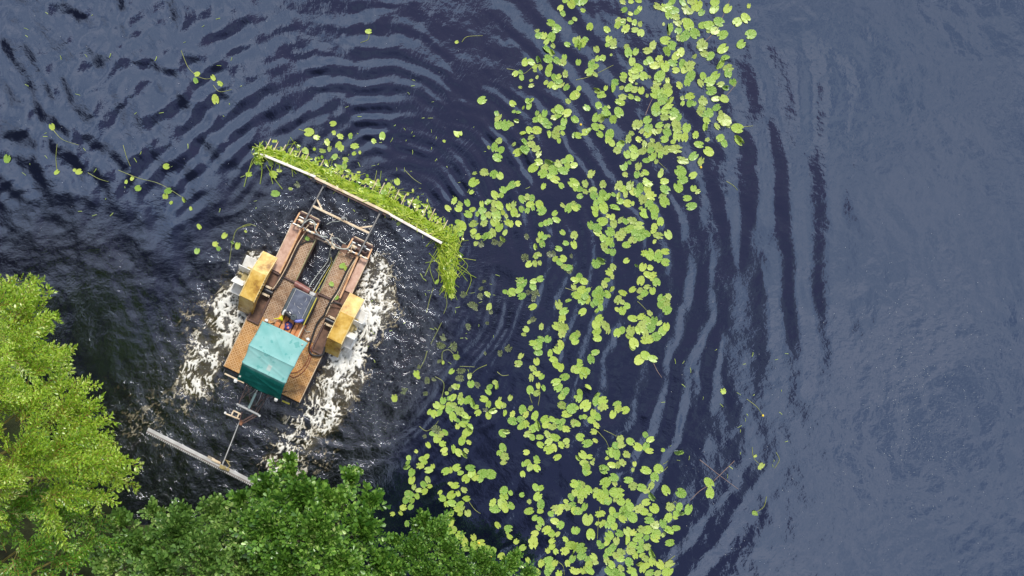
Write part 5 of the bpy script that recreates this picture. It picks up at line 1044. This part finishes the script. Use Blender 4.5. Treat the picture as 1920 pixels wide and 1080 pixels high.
def tree(name, lab, cat, base, boss, T, leafm, size, dens, seed, barkm=M_bark, lift=.25, trunk_r=.16, group=None, th=1.6, tips=(), flat=1.):
    """boss: list of (px, py, z, radius m) leafy masses of the crown; every mass gets a limb and a shell of sprays pointing outwards"""
    r_ = np.random.RandomState(seed); root = empty(name, base); tag(root, lab, cat, group)
    tb = Vector(base); top = Vector((base[0], base[1], th)); mb = MB()
    mb.tube([(0,0,-.3), (.05,.03,.4), (0,.05,th-base[2])], trunk_r*1.3, 10, 4, trunk_r*.8); mb.build('trunk', barkm, root, True)
    lm = MB(); Ls, Ds, Ss, Ts = [], [], [], []
    for (px, py, z, rad) in boss:
        c = P(px, py, z); cl = c - tb; limb_mesh(lm, (0, .03, th-base[2]-.2), (cl.x*.85, cl.y*.85, cl.z-rad*.35), trunk_r*.45, .02)
        hd = Vector((cl.x, cl.y, 0)); hl = hd.length; hd = hd/(hl+1e-6)
        n = int(dens*rad*rad); off = r_.normal(0, .10)
        for k in range(n):
            # direction over the upper dome, biased outwards from the trunk
            d = r_.normal(0, 1, 3); d[2] = abs(d[2])*.75 - .25; d[0] += hd.x*.55; d[1] += hd.y*.55; d /= np.linalg.norm(d)
            q = rad*(.25 + .72*r_.rand()**.7)*(1 + (.32 if r_.rand() < .13 else 0)); ctr = np.array(c); p = ctr + d*q*np.array([1, 1, .62])
            p -= np.array([tb.x, tb.y, tb.z]); Ls.append(p - d*size*.55); dd_ = d + np.array([hd.x*.5, hd.y*.5, lift]) + r_.normal(0, .32, 3); Ds.append(dd_*np.array([1, 1, flat])); Ss.append(size*r_.uniform(.6, 1.15)); Ts.append(off + r_.normal(0, .05))
            if k % 9 == 0: lm.tube([tuple(np.array([cl.x*.93, cl.y*.93, cl.z-rad*.3])), tuple((p+np.array(cl))/2 - np.array([0,0,.05])), tuple(p - d*size*.3)], .018, 5, 2, .006)
    for (px, py, z, ang) in tips:       # single long shoots standing out of the crown, ending at the given points
        e = np.array(P(px, py, z)) - np.array(tb)
        for q in range(4):
            a = math.radians(ang + r_.normal(0, 13) + (q-1.5)*9); L_ = r_.uniform(1.4, 1.9)*(1-.12*abs(q-1.5)); d = np.array([math.cos(a), math.sin(a), r_.normal(.05, .1)])
            b = e + np.array([r_.normal(0, .10), r_.normal(0, .10), r_.normal(0, .15)]) - d*(L_ + (.12 if q else 0) + .10*q)
            Ls.append(b); Ds.append(d); Ss.append(L_); Ts.append(.12 + r_.normal(0, .06))
        lm.tube([tuple((e-np.array([math.cos(math.radians(ang)), math.sin(math.radians(ang)), .1])*2.6)*1.0), tuple(e-np.array([math.cos(math.radians(ang)), math.sin(math.radians(ang)), 0])*1.1)], .02, 5, 3, .008)
    lm.build('limbs', barkm, root, True)
    Ls = np.array(Ls); Ds = np.array(Ds); Ss = np.array(Ss); Ts = np.array(Ts)
    M3 = frame(Ds, np.tile([0, 0, 1.], (len(Ds), 1)), r_.normal(0, .6, len(Ds)))*Ss[:, None, None]
    V, F, tt = tf_many(T, r_.randint(0, len(T), len(Ds)), M3, Ls, Ts)
    me = np_mesh('crown', V, F, {'tint': tt}); link('crown', me, leafm, root); return root
# the willow on the left: bright feathery shoots reaching over the water
wb = P(-60, 900, 0); 
tree('willow_tree', 'bright yellow green willow leaning over the water at the left', 'tree', (wb.x, wb.y, .3),
     [(-70, 640, 4.2, 1.1), (-110, 780, 5.5, 1.3), (-150, 930, 5.5, 1.3), (-60, 900, 6.4, 1.2), (-12, 580, 3.6, .72), (38, 590, 3.4, .50), (10, 655, 4.6, .90), (62, 605, 3.0, .30), (-30, 735, 5.4, 1.1), (55, 705, 4.0, .62), (92, 672, 3.2, .30), (40, 780, 5.0, .9), (112, 785, 3.8, .50), (148, 762, 3.2, .32), (78, 735, 3.6, .6), (100, 850, 5.2, .9), (160, 812, 3.6, .42), (20, 870, 6.0, 1.2), (155, 868, 4.2, .62), (195, 882, 3.4, .30), (90, 930, 5.4, .95), (165, 930, 4.0, .5)],
     WT, M_willow, 1.25, 19, 21, M_twig, .10, .2, th=2.6, flat=.35,
     tips=[(18, 516, 3.4, 75), (62, 530, 3.3, 60), (97, 532, 3.2, 42), (118, 588, 3.1, 28), (104, 618, 3.0, 12), (143, 662, 3.0, 18), (128, 690, 2.9, -8), (176, 712, 3.0, 40), (202, 742, 3.0, 30), (208, 778, 2.9, 5), (222, 822, 3.0, 20), (218, 850, 3.0, -5), (258, 884, 2.9, -3), (243, 912, 2.8, -28), (140, 735, 3.3, 50), (190, 790, 3.3, 35), (60, 640, 4.2, 40), (85, 740, 4.6, 35), (130, 830, 4.8, 25), (60, 850, 5.6, 40)])
wb = P(-40, 1120, 0)
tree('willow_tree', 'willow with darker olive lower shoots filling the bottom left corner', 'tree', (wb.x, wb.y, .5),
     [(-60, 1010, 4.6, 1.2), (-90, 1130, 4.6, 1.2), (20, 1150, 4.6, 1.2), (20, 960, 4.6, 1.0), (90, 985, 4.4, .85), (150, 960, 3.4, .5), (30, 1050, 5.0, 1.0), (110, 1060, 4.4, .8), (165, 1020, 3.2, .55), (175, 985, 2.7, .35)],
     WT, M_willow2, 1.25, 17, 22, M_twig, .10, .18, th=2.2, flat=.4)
def ab(px, py): p = P(px, py, 0); return (p.x, p.y, .1)
tree('sallow_bush', 'grey green round leaved bush at the bottom, between willow and dark bush', 'bush', ab(330, 1120),
     [(280, 1150, 3.0, 1.0), (380, 1160, 3.2, 1.0), (262, 1035, 2.6, .8), (330, 1010, 3.0, .85), (230, 985, 1.9, .45), (290, 965, 1.9, .42), (345, 965, 2.0, .35), (400, 965, 2.6, .60), (440, 1000, 3.2, .85), (380, 1050, 3.4, .9), (300, 1075, 3.2, .8), (460, 1060, 3.4, .9), (210, 1060, 2.6, .6)],
     AT, M_alder2, .52, 160, 23, th=1.4, lift=.5)
tree('alder_bush', 'dark glossy green alder bush reaching to the end of the cutter bar', 'bush', ab(590, 1130),
     [(540, 1160, 3.4, 1.0), (650, 1160, 3.2, 1.0), (500, 930, 2.8, .62), (540, 895, 2.4, .45), (546, 868, 2.2, .26), (560, 945, 3.2, .8), (620, 950, 3.0, .65), (655, 905, 2.2, .38), (668, 885, 2.0, .22), (690, 945, 2.6, .48), (500, 1000, 3.6, .9), (590, 1010, 3.8, .95), (670, 1000, 3.2, .75), (540, 1070, 3.8, .9), (630, 1070, 3.6, .85), (705, 1060, 3.0, .6), (455, 945, 2.4, .42), (590, 925, 2.4, .42)],
     AT, M_alder, .52, 165, 24, th=1.6, lift=.5)
tree('alder_bush', 'small leaved green bush overhanging the lily pads at the bottom', 'bush', ab(840, 1160),
     [(800, 1170, 2.2, .8), (900, 1160, 2.0, .7), (795, 985, 1.9, .42), (820, 1005, 2.1, .5), (780, 1040, 2.4, .62), (745, 1020, 1.9, .34), (840, 1040, 2.2, .55), (900, 1055, 1.9, .5), (860, 1080, 2.2, .6), (950, 1062, 1.6, .38), (965, 1045, 1.4, .22), (740, 1075, 2.4, .6), (800, 1085, 2.4, .6), (985, 1080, 1.4, .35), (925, 1085, 1.8, .5), (832, 975, 1.6, .22)],
     AT, M_alder, .36, 330, 25, th=1.0, trunk_r=.1, lift=.5)
tree('sallow_bush', 'low pale bush at the very bottom edge among yellow lily pads', 'bush', ab(990, 1130),
     [(905, 1075, 1.2, .3), (1000, 1078, 1.0, .24)], AT, M_alder2, .28, 330, 26, th=.6, trunk_r=.05, lift=.5)
